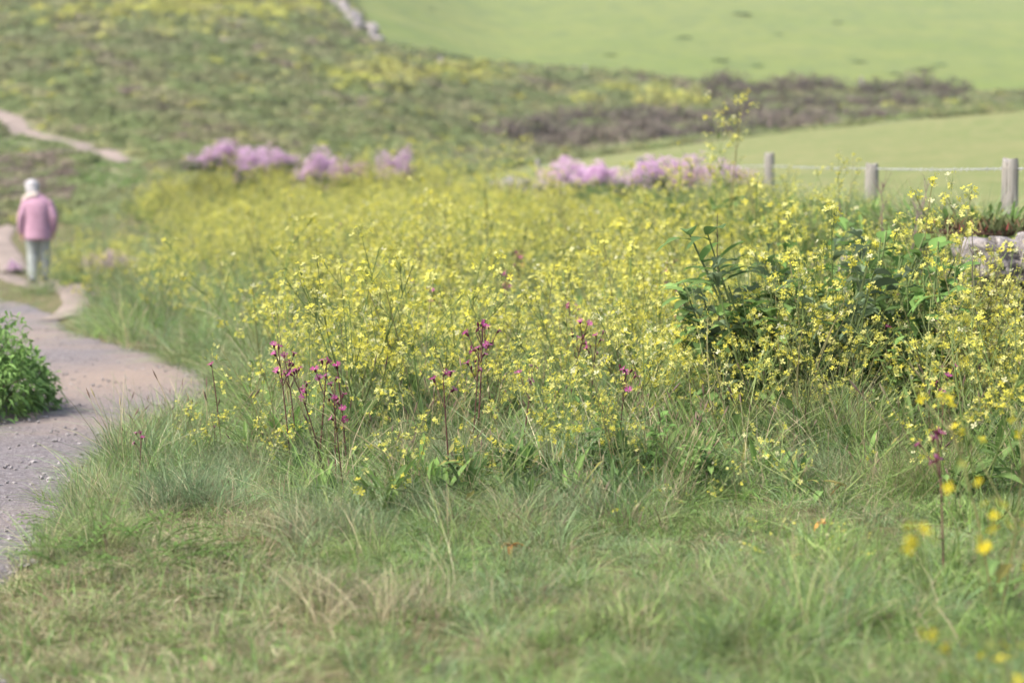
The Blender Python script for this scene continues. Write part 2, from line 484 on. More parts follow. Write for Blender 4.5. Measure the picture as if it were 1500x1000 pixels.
# ------------------------------------------------------------------ scatter of stuff
def scatter(name, pts, rot, scl, idxs, protos, label):
    me = bpy.data.meshes.new(name)
    me.from_pydata(np.asarray(pts).tolist(), [], [])
    a = me.attributes.new('rot', 'FLOAT_VECTOR', 'POINT'); a.data.foreach_set('vector', np.asarray(rot, np.float32).ravel())
    a = me.attributes.new('scl', 'FLOAT', 'POINT'); a.data.foreach_set('value', np.asarray(scl, np.float32))
    a = me.attributes.new('pick', 'INT', 'POINT'); a.data.foreach_set('value', np.asarray(idxs, np.int32))
    o = link(name, me)
    c = bpy.data.collections.new(name + '_kinds')
    for i, p in enumerate(protos):
        c.objects.link(bpy.data.objects.new('%s_kind_%02d' % (name, i), p))
    ng = bpy.data.node_groups.new(name + '_scatter', 'GeometryNodeTree')
    ng.interface.new_socket('Geometry', in_out='INPUT', socket_type='NodeSocketGeometry')
    ng.interface.new_socket('Geometry', in_out='OUTPUT', socket_type='NodeSocketGeometry')
    n, l = ng.nodes, ng.links
    gi, go = n.new('NodeGroupInput'), n.new('NodeGroupOutput')
    ci = n.new('GeometryNodeCollectionInfo'); ci.inputs[0].default_value = c
    ci.inputs['Separate Children'].default_value = True; ci.inputs['Reset Children'].default_value = True
    ip = n.new('GeometryNodeInstanceOnPoints'); ip.inputs['Pick Instance'].default_value = True
    def attr(nm, t):
        x = n.new('GeometryNodeInputNamedAttribute'); x.data_type = t; x.inputs[0].default_value = nm; return x.outputs[0]
    er = n.new('FunctionNodeEulerToRotation')
    l.new(attr('rot', 'FLOAT_VECTOR'), er.inputs[0])
    l.new(gi.outputs[0], ip.inputs['Points']); l.new(ci.outputs[0], ip.inputs['Instance'])
    l.new(attr('pick', 'INT'), ip.inputs['Instance Index']); l.new(er.outputs[0], ip.inputs['Rotation'])
    l.new(attr('scl', 'FLOAT'), ip.inputs['Scale']); l.new(ip.outputs[0], go.inputs[0])
    md = o.modifiers.new('scatter', 'NODES'); md.node_group = ng
    return tag(o, label, kind='stuff')

def rand_in(n, f):
    """n points by rejection: f(x, y) gives the chance to keep, over the part of the fan in view"""
    out = []
    while sum(len(o) for o in out) < n: out.append(f(max(2000, n)))
    return np.concatenate(out)[:n]

# grass ----------------------------------------------------------------
GREENS = np.array([(0.151, 0.266, 0.065), (0.179, 0.279, 0.075), (0.123, 0.227, 0.061), (0.207, 0.279, 0.093), (0.168, 0.273, 0.099), (0.224, 0.286, 0.103)])
STRAW = np.array([(.37, .335, .20), (.31, .28, .16), (.42, .385, .25), (.25, .20, .12)])
def tuft(nb, hmin, hmax, w, rad, straw, flop, greens=GREENS):
    mb = MB()
    for _ in range(nb):
        a = rng.uniform(0, 6.28); r = rad * math.sqrt(rng.uniform()); L = rng.uniform(hmin, hmax)
        b = np.array((r * math.cos(a), r * math.sin(a), -.01))
        a2 = a + rng.normal(0, 1.2); lean = abs(rng.normal(0, .45)) * flop
        d = np.array((math.cos(a2) * lean, math.sin(a2) * lean, 1.0))
        bend = np.array((math.cos(a2), math.sin(a2), -.7)) * L * rng.uniform(.1, .75) * flop
        s = rng.uniform() < straw
        col = (STRAW if s else greens)[rng.integers(4 if s else len(greens))] * rng.uniform(.55, 1.4)
        blade(mb, arc(b, d, L, bend, 5), w * rng.uniform(.6, 1.3), col)
    return mb
def seedhead_tuft():
    mb = tuft(14, .10, .22, .0035, .05, .3, 1)
    for _ in range(4):
        a = rng.uniform(0, 6.28); L = rng.uniform(.2, .34)
        P = arc((rng.normal(0, .03), rng.normal(0, .03), 0), (math.cos(a) * .3, math.sin(a) * .3, 1), L, (math.cos(a) * .04, math.sin(a) * .04, 0), 5)
        c = (.25, .21, .12); tube(mb, P, .0009, c, 3)
        hd = np.array([P[-1], P[-1] + (P[-1] - P[-2]) * .22, P[-1] + (P[-1] - P[-2]) * .5])
        tube(mb, hd, (.001, .0035, .0006), (.17, .115, .09) if rng.uniform() < .5 else (.3, .26, .15), 4)
    return mb
BLUEG = np.array([(0.154, 0.255, 0.109), (0.186, 0.274, 0.134), (0.137, 0.229, 0.095), (0.209, 0.287, 0.149)])
BRIGHT = np.array([(0.178, 0.297, 0.070), (0.216, 0.316, 0.086), (0.159, 0.262, 0.064), (0.242, 0.321, 0.107)])
P_SHORT = [tuft(26, .025, .075, .0038, .055, s, 1.5).mesh('short_turf', M_GRASS) for s in (.12, .2, .3, .5)]
P_FINE = [tuft(38, .08, .22, .0032, .055, s, 1.6, g).mesh('fine_grass', M_GRASS) for s, g in ((.1, BLUEG), (.14, GREENS), (.08, BLUEG), (.2, BRIGHT), (.35, GREENS))]
P_WIDE = [tuft(14, .08, .19, .0068, .05, .1, 1.1, g).mesh('broad_grass', M_GRASS) for g in (BRIGHT, GREENS, BRIGHT)]
P_TALL = [tuft(40, .22, .42, .0032, .06, s, 1.0, g).mesh('tall_grass', M_GRASS) for s, g in ((.2, BLUEG), (.3, GREENS), (.15, BRIGHT))]
P_DRY = [tuft(30, .08, .24, .0026, .05, .85, 1.2).mesh('dry_grass', M_GRASS) for _ in range(2)]
P_SEED = [seedhead_tuft().mesh('seed_grass', M_GRASS) for _ in range(3)]
def small_leafs(n, L, W, cols, up):
    mb = MB()
    for _ in range(n):
        a = rng.uniform(0, 6.28)
        leaf(mb, (rng.normal(0, .015), rng.normal(0, .015), .005), (math.cos(a), math.sin(a), rng.uniform(*up)), L * rng.uniform(.6, 1.2), W * rng.uniform(.7, 1.2), rng.uniform(.1, .6), cols[rng.integers(len(cols))] * rng.uniform(.8, 1.2), 0, .25, 4)
    return mb
P_CLOV = [small_leafs(9, .06, .022, BRIGHT, (.2, 1.4)).mesh('small_weed', M_LEAF) for _ in range(2)]
GR = P_SHORT + P_FINE + P_WIDE + P_TALL + P_DRY + P_SEED + P_CLOV     # 4 | 5 | 3 | 3 | 2 | 3 | 2
oS, oF, oW, oT, oD, oE, oC = 0, 4, 9, 12, 15, 17, 20

def yfront(x): return interp(x, (-6, -3.2, -2.4, -1.8, -1.3, -.9, -.5, 0, .5, 1.2, 1.5, 1.8, 3), (24, 16.5, 13.2, 10.6, 8.7, 7.4, 6.6, 6.4, 6.8, 7.1, 6.9, 6.2, 5.5))

def on_path(x, y, m=0.0): return (x < xr(y) + m) & (x > xl(y) - m) & (y < 22.5)
SIDEP = np.array([far_pt(*p)[:2] for p in [(84, 474), (98, 460), (118, 442), (112, 428), (85, 420), (55, 417), (20, 409), (-30, 402), (22, 400), (14, 375), (-2, 352), (6, 338), (22, 330), (40, 326)]])
def near_line(x, y, P, r):
    d = np.full(np.shape(x), 1e9)
    for a, b in zip(P[:-1], P[1:]):
        ab = b - a; t = np.clip(((x - a[0]) * ab[0] + (y - a[1]) * ab[1]) / (ab @ ab), 0, 1)
        d = np.minimum(d, np.hypot(x - a[0] - t * ab[0], y - a[1] - t * ab[1]))
    return d < r

pts, scl, pick = [], [], []
def grass_pass(n, y0, y1, choose, smin, smax, spread=1.1, power=1.0):
    y = y0 + (y1 - y0) * rng.uniform(size=n) ** power
    x = rng.uniform(-1, 1, n) * (.30 * y + .5) * spread
    keep = ~on_path(x, y, rng.normal(-.02, .06, n)) & (x < xw(y) - .2) & ~((y > 18) & near_line(x, y, SIDEP, .32)) & ~((np.abs(x + 7.12) < .5) & (y > 27.5) & (y < 30.6))
    x, y = x[keep], y[keep]
    k, s = choose(x, y)
    ok = k >= 0
    x, y, k, s = x[ok], y[ok], k[ok], s[ok]
    pts.append(np.stack([x, y, H(x, y)], 1)); pick.append(k); scl.append(s * rng.uniform(smin, smax, len(x)))
def choose_near(x, y):
    n = len(x); u = rng.uniform(size=n)
    nz = wob(x, y, 2.3, 1.0) + rng.normal(0, .25, n)          # clumps
    px = 750 + FPX * x / y
    k = oF + rng.integers(0, 5, n); s = np.ones(n)
    short = (px < 480 + 160 * wob(x, y, 3)) & (y < 7.3)
    sh = short | (nz < -.45)
    k = np.where(sh & (u < .8), oS + rng.integers(0, 4, n), k)
    s = np.where(sh, 1.15, s)
    k = np.where(~sh & (u < .12 + .14 * smooth(650, 1250, px) * (y < 6.4)) & (px > 450), oW + rng.integers(0, 3, n), k)
    k = np.where(~sh & (nz > .75) & (u > .55), oT + rng.integers(0, 3, n), k)
    k = np.where(sh & (u > .70) & (px < 520), oD + rng.integers(0, 2, n), k); s = np.where(sh & (u > .70) & (px < 520), .55, s)
    k = np.where((u > .955), oD + rng.integers(0, 2, n), k)
    k = np.where((u > .90) & (u < .925), oE + rng.integers(0, 3, n), k)
    k = np.where((u > .87) & (u < .90), oC + rng.integers(0, 2, n), k)
    s = np.where((y < 6.6) & (px > 400), s * .62, s)
    s = s * np.where(sh, 1, .75 + .35 * smooth(-.4, .9, nz))
    return k, s
def choose_far(x, y):
    n = len(x); u = rng.uniform(size=n)
    k = np.where(u < .45, oF + rng.integers(0, 5, n), np.where(u < .7, oS + rng.integers(0, 4, n), np.where(u < .82, oT + rng.integers(0, 3, n), np.where(u < .92, oD + rng.integers(0, 2, n), oW + rng.integers(0, 3, n)))))
    return k, np.where(y > 14, 1.45, 1.15) * np.where((y > 19) & (x < xr(y) + .3), .3, 1)
grass_pass(19500, 3.9, 9.5, choose_near, .75, 1.2, 1.5)
grass_pass(8500, 9.0, 15, choose_far, .8, 1.2, 1.3)
grass_pass(9000, 14, 47, choose_far, .9, 1.4, 1.0, 1.2)
# taller fringe that leans over the path edge
n = 900
y = rng.uniform(6.0, 14, n); x = xr(y) + np.abs(rng.normal(0.06, .12, n))
tall_ok = (y > 6.6)
pts.append(np.stack([x, y, H(x, y)], 1)); pick.append(np.where(rng.uniform(size=n) < .5, oT + rng.integers(0, 3, n), oF + rng.integers(0, 5, n))); scl.append(rng.uniform(.35, .75, n) * np.where(y > 9.5, .35, .9))
# tussocks standing out of the turf
for px, py, rr, k, sc in ((475, 800, .13, oT, .55), (560, 905, .16, oD, .9), (455, 885, .10, oD, .9), (760, 770, .13, oT, .5), (860, 775, .16, oT, .6), (930, 790, .10, oF + 4, 1), (270, 735, .2, oT, .6),
        (130, 790, .12, oF + 4, 1), (640, 760, .12, oT, .5), (1060, 905, .12, oD, .8), (350, 690, .2, oT, .6), (1010, 720, .16, oT + 2, .6), (1330, 740, .16, oT + 2, .7), (1240, 850, .1, oW, .9), (1380, 880, .14, oW, .9),
        (1290, 940, .13, oW + 2, .9), (1130, 960, .12, oW, .9), (900, 950, .1, oW + 2, .9), (1460, 800, .16, oW, .9), (1140, 650, .2, oT + 2, .7), (700, 700, .2, oT, .7), (820, 690, .2, oT, .6), (560, 690, .15, oT + 1, .7), (1190, 720, .14, oT, .6)):
    v = math.tan(math.atan((py - 500) / FPX) + PITCH); yy0 = (CAM_H - .05) / v; xx0 = (px - 750) / FPX * yy0; m_ = int(rr * 190)
    x = xx0 + rng.normal(0, rr * .6, m_); y = yy0 + rng.normal(0, rr * .7, m_)
    pts.append(np.stack([x, y, H(x, y)], 1)); pick.append(np.full(m_, k)); scl.append(sc * rng.uniform(.7, 1.25, m_))
GP, GS, GK = np.concatenate(pts), np.concatenate(scl), np.concatenate(pick)
scatter('grass', GP, np.column_stack([rng.normal(0, .15, len(GP)), rng.normal(0, .15, len(GP)), rng.uniform(0, 6.28, len(GP))]), GS, GK, GR, 'mixed meadow grass, green with dry straw blades')

# pebbles on the path
def pebble(seed):
    me = MB(); r2 = np.random.default_rng(seed)
    import bmesh
    bm = bmesh.new(); bmesh.ops.create_icosphere(bm, subdivisions=1, radius=1)
    V = np.array([v.co[:] for v in bm.verts]); F = [[v.index for v in f.verts] for f in bm.faces]; bm.free()
    V *= (1 + r2.normal(0, .14, (len(V), 1))) * np.array((1, r2.uniform(.6, 1), r2.uniform(.4, .7)))
    g = r2.uniform(.12, .27); me.add(V, F, (g, g * .93, g * .92))
    return me.mesh('pebble', M_WOODY)
n = 5200
y = 4.2 + 17 * rng.uniform(size=n) ** 1.6; t = rng.uniform(size=n)
edge = rng.uniform(size=n) < .35
t = np.where(edge, np.clip(np.where(rng.uniform(size=n) < .7, 1 - np.abs(rng.normal(0, .05, n)), np.abs(rng.normal(0, .05, n))), 0, 1), t)
x = xl(y) * (1 - t) + xr(y) * t
scatter('gravel', np.stack([x, y, H(x, y) + .014], 1), rng.uniform(0, 6.28, (n, 3)) * np.array((.05, .05, 1)), np.abs(rng.normal(.003, .004, n)) + .002 + (rng.uniform(size=n) < .008) * .014, rng.integers(0, 6, n), [pebble(s) for s in range(6)], 'loose grey pebbles on the footpath')

# ------------------------------------------------------------------ yellow flowered plants
YEL = np.array([(.66, .63, .11), (.68, .655, .17), (.69, .67, .24), (.66, .60, .09)])
PALE = np.array([(.66, .65, .34), (.68, .67, .42)])
SG = np.array([(0.187, 0.248, 0.078), (0.158, 0.224, 0.065), (0.223, 0.264, 0.098), (0.216, 0.200, 0.085)])
def radish(h=.55, nst=4, spread=.16, rise=1.0, nbr=6, pale=0.1, fl=(2, 6), leaves=9, fsize=.0205, lsize=.15):
    st, lf, bl = MB(), MB(), MB()
    def cluster(p, d, k):
        for _ in range(k):
            o = rng.normal(0, 1, 3) * np.array((.015, .015, .010)) + unit(d) * rng.uniform(-.028, .01)
            c = p + o; tube(st, [p - unit(d) * .03, c], (.0006, .0005), SG[0], 3)
            cc = PALE[rng.integers(2)] if rng.uniform() < pale else YEL[rng.integers(4)]
            flower4(bl, c, unit(o) * .8 + (0, 0, .8) + rng.normal(0, .35, 3), fsize * rng.uniform(.8, 1.15), cc)
        for _ in range(3):
            c = p + unit(d) * rng.uniform(.002, .014) + rng.normal(0, .005, 3)
            tube(bl, [c, c + unit(d) * .004, c + unit(d) * .008], (.001, .0022, .0008), (.45, .48, .14), 4)
    for s in range(nst):
        a = s * 6.28 / nst + rng.normal(0, .5); L = h * rng.uniform(.8, 1.12)
        d = np.array((math.cos(a) * spread / h * rng.uniform(.3, 1.7), math.sin(a) * spread / h * rng.uniform(.3, 1.7), rise))
        col = SG[rng.integers(4)] * rng.uniform(.85, 1.15)
        P = arc((rng.normal(0, .012), rng.normal(0, .012), 0), d, L, rng.normal(0, .05, 3), 7)
        tube(st, P, np.linspace(.0034, .0013, 7), col, 4)
        cluster(P[-1], P[-1] - P[-2], rng.integers(*fl))
        for b in range(nbr):
            t = rng.uniform(.3, .93); i = min(5, int(t * 6)); q = P[i] + (P[i + 1] - P[i]) * (t * 6 - i)
            a2 = rng.uniform(0, 6.28)
            bd = unit(P[i + 1] - P[i]) + np.array((math.cos(a2), math.sin(a2), .15)) * rng.uniform(.5, 1.1)
            bl_ = L * rng.uniform(.15, .42) * (1.15 - t * .5)
            B = arc(q, bd, bl_, (0, 0, bl_ * rng.uniform(-.05, .3)), 4)
            tube(st, B, np.linspace(.0017, .0009, 4), col * rng.uniform(.9, 1.15), 3)
            cluster(B[-1], B[-1] - B[-2], rng.integers(*fl))
            for _ in range(rng.integers(1, 4)):      # pods
                tt = rng.uniform(.25, .85); j = min(2, int(tt * 3)); q2 = B[j] + (B[j + 1] - B[j]) * (tt * 3 - j)
                pd = unit(B[j + 1] - B[j]) + rng.normal(0, .6, 3); pl = rng.uniform(.018, .04)
                tube(st, [q2, q2 + unit(pd) * pl * .5, q2 + unit(pd) * pl], (.0008, .0017, .0004), (.19, .25, .09), 3)
            if rng.uniform() < .6:
                leaf(lf, q, bd + (0, 0, -.3), rng.uniform(.03, .075), rng.uniform(.007, .016), rng.uniform(0, .6), (.14, .20, .06) * np.array(rng.uniform(.8, 1.3)), 0, .2, 3)
    for _ in range(leaves):
        a = rng.uniform(0, 6.28); zz = abs(rng.normal(0, .12)) * h
        tt = rng.uniform()
        c = np.array((.135, .215, .065)) * rng.uniform(.7, 1.35)
        if tt < .1: c = np.array((.24, .22, .07))
        if tt > .985: c = np.array((.30, .16, .06))
        leaf(lf, (rng.normal(0, .025), rng.normal(0, .025), zz), (math.cos(a), math.sin(a), rng.uniform(.3, 1.5)), lsize * rng.uniform(.6, 1.25), lsize * .36 * rng.uniform(.7, 1.2), rng.uniform(.1, .8), c, rng.choice([0, 3, 4]), .2, 7)
    return st, lf, bl
def plant_meshes(t, nm):
    return t[0].mesh(nm + '_stem', M_STEM), t[1].mesh(nm + '_foliage', M_LEAF), t[2].mesh(nm + '_blossom', M_PETAL)
RAD = [plant_meshes(radish(*a, fl=(4, 10)), 'wildflower') for a in
       ((.52, 5, .17, 1, 4, .03), (.60, 5, .20, 1, 3, .05), (.44, 6, .20, 1, 3, .02), (.64, 4, .16, 1, 5, .10), (.50, 5, .22, 1, 4, .02),
        (.40, 5, .24, .8, 4, .04), (.56, 6, .2, 1, 3, .05), (.48, 5, .18, 1, 4, .3))]
RAD_G = [plant_meshes(radish(*a, fl=(0, 4), leaves=15), 'wildflower') for a in ((.5, 4, .2, 1, 5, .1), (.44, 4, .22, .9, 4, .05), (.55, 4, .22, 1, 5, .15))]
SPRAWL = [plant_meshes(radish(.55, 5, .42, .42, 4, .1, fl=(2, 5), leaves=8, lsize=.12), 'wildflower') for _ in range(2)]

def place_plant(name, meshes, x, y, s, label, cat, group=None, z=None, tilt=.08, parts=('stem', 'foliage', 'blossom'), rz=None):
    z = float(H(x, y)) if z is None else z
    e = empty(name, (x, y, z), rng.uniform(0, 6.28) if rz is None else rz, s)
    e.rotation_euler.x, e.rotation_euler.y = rng.normal(0, tilt), rng.normal(0, tilt)
    for nm, me in zip(parts, meshes):
        if len(me.vertices): link(nm, me, e)
    return tag(e, label, cat, group)

# where the flower bank is: chance of a plant at a place
def bank_density(x, y):
    s = (x - xr(y)) / (xw(y) - xr(y))
    d = smooth(-.15, .9, y - yfront(x) + .25 * wob(x, y, 2.2, 4)) * smooth(.02 + .19 * smooth(12, 17, y), .16 + .27 * smooth(12, 17, y), s) * (x < xw(y) - .1)
    px = 750 + FPX * x / y
    leafy = smooth(1060, 1180, px) * (1 - smooth(14, 18, y)) * smooth(6.6, 7.4, y)
    d = d * (1 - .32 * leafy) * (.22 + 1.0 * smooth(-.6, .5, wob(x, y, 1.1, 2) + .6 * wob(x, y, 2.7, 6)))
    return d, leafy
n = 78000
y = 6 + 42 * rng.uniform(size=n) ** 1.35
x = rng.uniform(-1, 1, n) * (.33 * y + .7)
d, leafy = bank_density(x, y)
wgt = d * (.27 * y + .3) / 12 * ((y - 5.9) / 42) ** .26      # even out the ground density
keep = rng.uniform(size=n) < np.clip(wgt * .31, 0, 1)
x, y, leafy, d = x[keep], y[keep], leafy[keep], d[keep]
o = np.argsort(y + 100 * (np.abs(x) > .262 * y + .15))
x, y, leafy, d = x[o], y[o], leafy[o], d[o]
print('bank plants', len(x), 'within 11 m', int((y < 11).sum()), 'within 16', int((y < 16).sum()))
NIND = 212
for i in range(min(NIND, len(x))):
    yy = y[i]; near = smooth(.0, 1.6, yy - yfront(x[i]))
    g = leafy[i] > rng.uniform() * 1.1 or rng.uniform() > .58 + .2 * near
    ms = RAD_G[rng.integers(3)] if g else RAD[rng.integers(8)]
    place_plant('wildflower', ms, x[i], yy, rng.uniform(.7, 1.2) * (.75 + .27 * near) * (1.35 if rng.uniform() < .08 else 1) * (1 + .16 * float(wob(x[i], yy, 1.7, 8))), 'yellow wild radish plant among others alike in the front of the flower bank', 'wildflower', 'yellow wildflowers on the bank')
rest = slice(NIND, None)
xa, ya = x[rest], y[rest]
# the rest, far back, merged per kind: three scatters share points, one object each is avoided by joining the three part meshes
import bmesh
def merged(t3, nm):
    bm = bmesh.new()
    me = bpy.data.meshes.new(nm)
    off = 0
    for k, m in enumerate(t3):
        me.materials.append(m.materials[0])
        bm.from_mesh(m)
        bm.faces.ensure_lookup_table()
        for f in bm.faces[off:]: f.material_index = k
        off = len(bm.faces)
    bm.to_mesh(me); bm.free()
    return me
MRG = [merged(t, 'wildflower_far') for t in RAD[:7]]
MRG2 = [merged(t, 'wildflower_leafy') for t in RAD_G]
n = len(xa)
pk = np.where((leafy[rest] > rng.uniform(size=n) * 1.2) | (rng.uniform(size=n) < .36), 7 + rng.integers(0, 3, n), rng.integers(0, 7, n))
ns_ = 80
ys_ = rng.uniform(12, 32, ns_); xs_ = xr(ys_) + (xw(ys_) - xr(ys_)) * rng.uniform(.06, .36, ns_)
xa, ya, pk = np.append(xa, xs_), np.append(ya, ys_), np.append(pk, rng.integers(0, 10, ns_)); n = len(xa)
# seeded too in the soil on top of the wall
nt_ = 520
yt = 11 + 33 * rng.uniform(size=nt_) ** 1.5; yt = yt[~(((yt > 19.5) & (yt < 33)) | (yt > 40)) | (rng.uniform(size=nt_) < .12)]; nt_ = len(yt); xt = xw(yt) + rng.normal(-.18, .18, nt_); zt = np.maximum(H(xt, yt), wall_top(yt) * np.clip(1 + (xt - xw(yt) + .12) * 1.6, .55, 1) - .04)
xa, ya = np.append(xa, xt), np.append(ya, yt); za = np.append(H(xa[:n], ya[:n]), zt)
pk = np.append(pk, rng.integers(0, 10, nt_)); sa = np.append(rng.uniform(.72, 1.25, n) * np.where(rng.uniform(size=n) < .06, 1.4, 1) * (1 + .18 * wob(xa[:n], ya[:n], 1.3, 8)), rng.uniform(.4, .62, nt_) * (.45 + .55 * smooth(11.5, 16, yt))); n = len(xa)
scatter('distant_wildflowers', np.stack([xa, ya, za], 1), np.column_stack([rng.normal(0, .1, n), rng.normal(0, .1, n), rng.uniform(0, 6.28, n)]), sa, pk, MRG + MRG2, 'mass of yellow wildflowers stretching back along the bank')

# leafy undergrowth below the flowers
n = 11500
y = 6.4 + 40 * rng.uniform(size=n) ** 1.7; x = rng.uniform(-1, 1, n) * (.33 * y + .7)
d, lf_ = bank_density(x, y)
keep = (rng.uniform(size=n) < d + .25 * lf_) & (x < xw(y) - .25)
x, y = x[keep], y[keep]
DOCK = []
for k in range(5):
    mb = MB()
    for _ in range(11):
        a = rng.uniform(0, 6.28); c = (np.array((.13, .215, .055)) if k < 3 else np.array((.095, .165, .05))) * rng.uniform(.75, 1.35)
        u = rng.uniform()
        if u > .98: c = np.array((.30, .17, .07))
        elif u > .85: c = np.array((.25, .24, .07))
        leaf(mb, (rng.normal(0, .02), rng.normal(0, .02), rng.uniform(0, .06)), (math.cos(a), math.sin(a), rng.uniform(.5, 3)), rng.uniform(.10, .22), rng.uniform(.014, .034), rng.uniform(.05, .6), c, rng.choice([0, 0, 3]), .2, 7)
    DOCK.append(mb.mesh('leaf_rosette', M_LEAF))
n = len(x)
nt_ = 3200
yt = 11.1 + 33 * rng.uniform(size=nt_) ** 1.3; xt = xw(yt) + rng.uniform(-.45, .2, nt_)
x, y = np.append(x, xt), np.append(y, yt); z = np.append(H(x[:n], y[:n]), np.maximum(H(xt, yt), wall_top(yt) * np.where(xt < xw(yt) - .2, rng.uniform(.25, .95, nt_), 1) - .05)); n = len(x)
scatter('undergrowth', np.stack([x, y, z], 1), np.column_stack([rng.normal(0, .1, n), rng.normal(0, .1, n), rng.uniform(0, 6.28, n)]), rng.uniform(.7, 1.3, n) * np.where(np.arange(n) < n - nt_, 1, np.where(y < 20, .95, .7)), rng.integers(0, 10, n), DOCK + P_TALL[:3] + P_WIDE[:2], 'leafy green undergrowth between the flower stems')

def find_y(px, py, h, y0=4.0, y1=60.0):
    """the distance at which something h tall, standing on the ground, has its top at this place of the photograph"""
    for y in np.exp(np.linspace(math.log(y0), math.log(y1), 500)):
        p = pix(px, py, y)
        if p[2] <= float(H(p[0], y)) + h: return p[0], y
    return p[0], y1

# ------------------------------------------------------------------ stones, wall, fence
def stone_mb(size, seed, col=(.3, .28, .27), sub=4, rough=.12):
    bm = bmesh.new(); bmesh.ops.create_cube(bm, size=2)
    bmesh.ops.subdivide_edges(bm, edges=bm.edges[:], cuts=2 ** sub // 2, use_grid_fill=True)
    V = np.array([v.co[:] for v in bm.verts]); F = [[v.index for v in f.verts] for f in bm.faces]; bm.free()
    n = V / np.linalg.norm(V, axis=1)[:, None]
    V = n * .46 + V * .52
    off = Vector((seed * 3.7, seed * 1.9, seed * 5.3))
    dsp = np.array([mnoise.noise(Vector(v) * 1.1 + off) * .30 + mnoise.noise(Vector(v) * 2.7 + off) * rough + mnoise.noise(Vector(v) * 5 + off) * rough * .6 - abs(mnoise.noise(Vector(v) * 1.9 + off * 2)) * rough * 1.2 + mnoise.noise(Vector(v) * 11 + off) * rough * .25 for v in V])
    V = (V + n * dsp[:, None]) * (np.asarray(size) / 2)
    mb = MB(); mb.add(V, F, col); return mb
def xform(mb, loc, rz=0, rx=0, ry=0):
    M = np.array(Matrix.Translation(loc) @ Matrix.Rotation(rz, 4, 'Z') @ Matrix.Rotation(rx, 4, 'X') @ Matrix.Rotation(ry, 4, 'Y'))
    o = MB(); o.join(mb, M); return o
wall = empty('stone_wall', (float(xw(10)), 10, float(zw(10))))
tag(wall, 'old lichen covered dry stone wall half buried in plants, bare at its near end', 'wall')
rub = MB()
protos_st = [stone_mb((1, 1, 1), 20 + k, sub=2) for k in range(6)]
for cy0 in np.arange(5.0, 47, .36):
    for c in range(4):
        if 9.2 < cy0 < 10.9 and c > 1: continue
        yy = cy0 + rng.normal(0, .06) + .18 * (c % 2)
        zb, zt = float(zw(yy)), float(wall_top(yy))
        hh = (zt - zb) / 3.6 * (1 - .45 * float(smooth(10.6, 11.4, yy) * (1 - smooth(31.5, 33, yy))))
        M = np.array(Matrix.Translation((float(xw(yy)) + rng.normal(0, .04), yy, zb + hh * (c + .3))) @ Matrix.Rotation(rng.normal(0, .3), 4, 'Z') @ Matrix.Diagonal((.42, .42 * rng.uniform(.8, 1.1), hh * 1.35, 1)))
        rub.join(protos_st[rng.integers(6)], M)
def child_mesh(nm, mb, mats, parent, smooth=False):
    """a part given in world coordinates, parented to its thing without moving"""
    V = mb.v; L = np.array(parent.location)
    mb.v = [v - L for v in V]
    return link(nm, mb.mesh(nm, mats, smooth), parent)
child_mesh('rubble', rub, M_STONE, wall, True)
def wall_stone(px, py, Y, size, seed, rz=0, ry=0, rough=.12):
    child_mesh('stone', xform(stone_mb(size, seed, rough=rough), Vector(pix(px, py, Y)), rz, 0, ry), M_STONE, wall, True)
wall_stone(1466, 386, 9.9, (.42, .42, .27), 1, .25, .1, .34)
wall_stone(1420, 408, 9.92, (.15, .3, .22), 2, .1, .35, .3)
wall_stone(1446, 437, 10.1, (.22, .3, .15), 3, -.2, .1)
wall_stone(1505, 424, 10.05, (.20, .3, .16), 4)
wall_stone(1412, 470, 10.15, (.24, .3, .16), 5, .3)
wall_stone(1478, 482, 10.05, (.30, .3, .18), 6, -.1, -.1)
wall_stone(1530, 368, 9.8, (.26, .3, .22), 7)
wall_stone(1398, 432, 10.3, (.16, .25, .12), 8)
wall_stone(1240, 388, 10.9, (.07, .2, .12), 9, .2, .5)
for px, py, Y, w in ((752, 264, 34.5, .42), (772, 268, 33.5, .35), (730, 268, 36, .3), (794, 270, 32.5, .3)):
    wall_stone(px, py + 6, Y, (w, .4, .28), int(px), .2)

fence = empty('wire_fence', (float(xw(14.6)) + .4, 14.6, .87))
tag(fence, 'post and wire fence of weathered round timber posts along the pasture edge', 'fence')
def post(px, py, Y, r, tilt=0.0):
    p = pix(px, py, Y); zb = float(H(p[0], Y)) - .25; hgt = p[2] - zb
    mb = MB(); k, rows = 20, 14
    V, F = [], []
    for i in range(rows + 1):
        t = i / rows; rr = r * (1 + .03 * math.sin(t * 9 + px) + .012 * rng.normal())
        if i == rows: rr *= .9
        for j in range(k):
            a = j * 2 * math.pi / k
            q = rr * (1 + .035 * math.sin(3 * a + px) + .02 * math.sin(7 * a + px * 2))
            V.append((p[0] + q * math.cos(a) - tilt * (1 - t) * hgt, Y + q * math.sin(a), zb + hgt * t + (.010 * math.sin(a * 2 + px) + .006 * rng.normal() if i >= rows - 0 else 0)))
    F = [[i * k + j, i * k + (j + 1) % k, (i + 1) * k + (j + 1) % k, (i + 1) * k + j] for i in range(rows) for j in range(k)]
    V.append((p[0], Y, zb + hgt + .004)); F += [[rows * k + j, rows * k + (j + 1) % k, (rows + 1) * k] for j in range(k)]
    mb.add(V, F, (.3, .28, .25)); child_mesh('post', mb, M_POST, fence)
    return np.array((p[0], Y, p[2]))
post(1480, 234, 11.7, .0495)
post(1277, 241, 14.6, .0500)
post(1127, 225, 19.4, .0500, .004)
post(937, 231, 28, .052)
post(788, 234, 37, .05)
post(1790, 232, 8.9, .05)
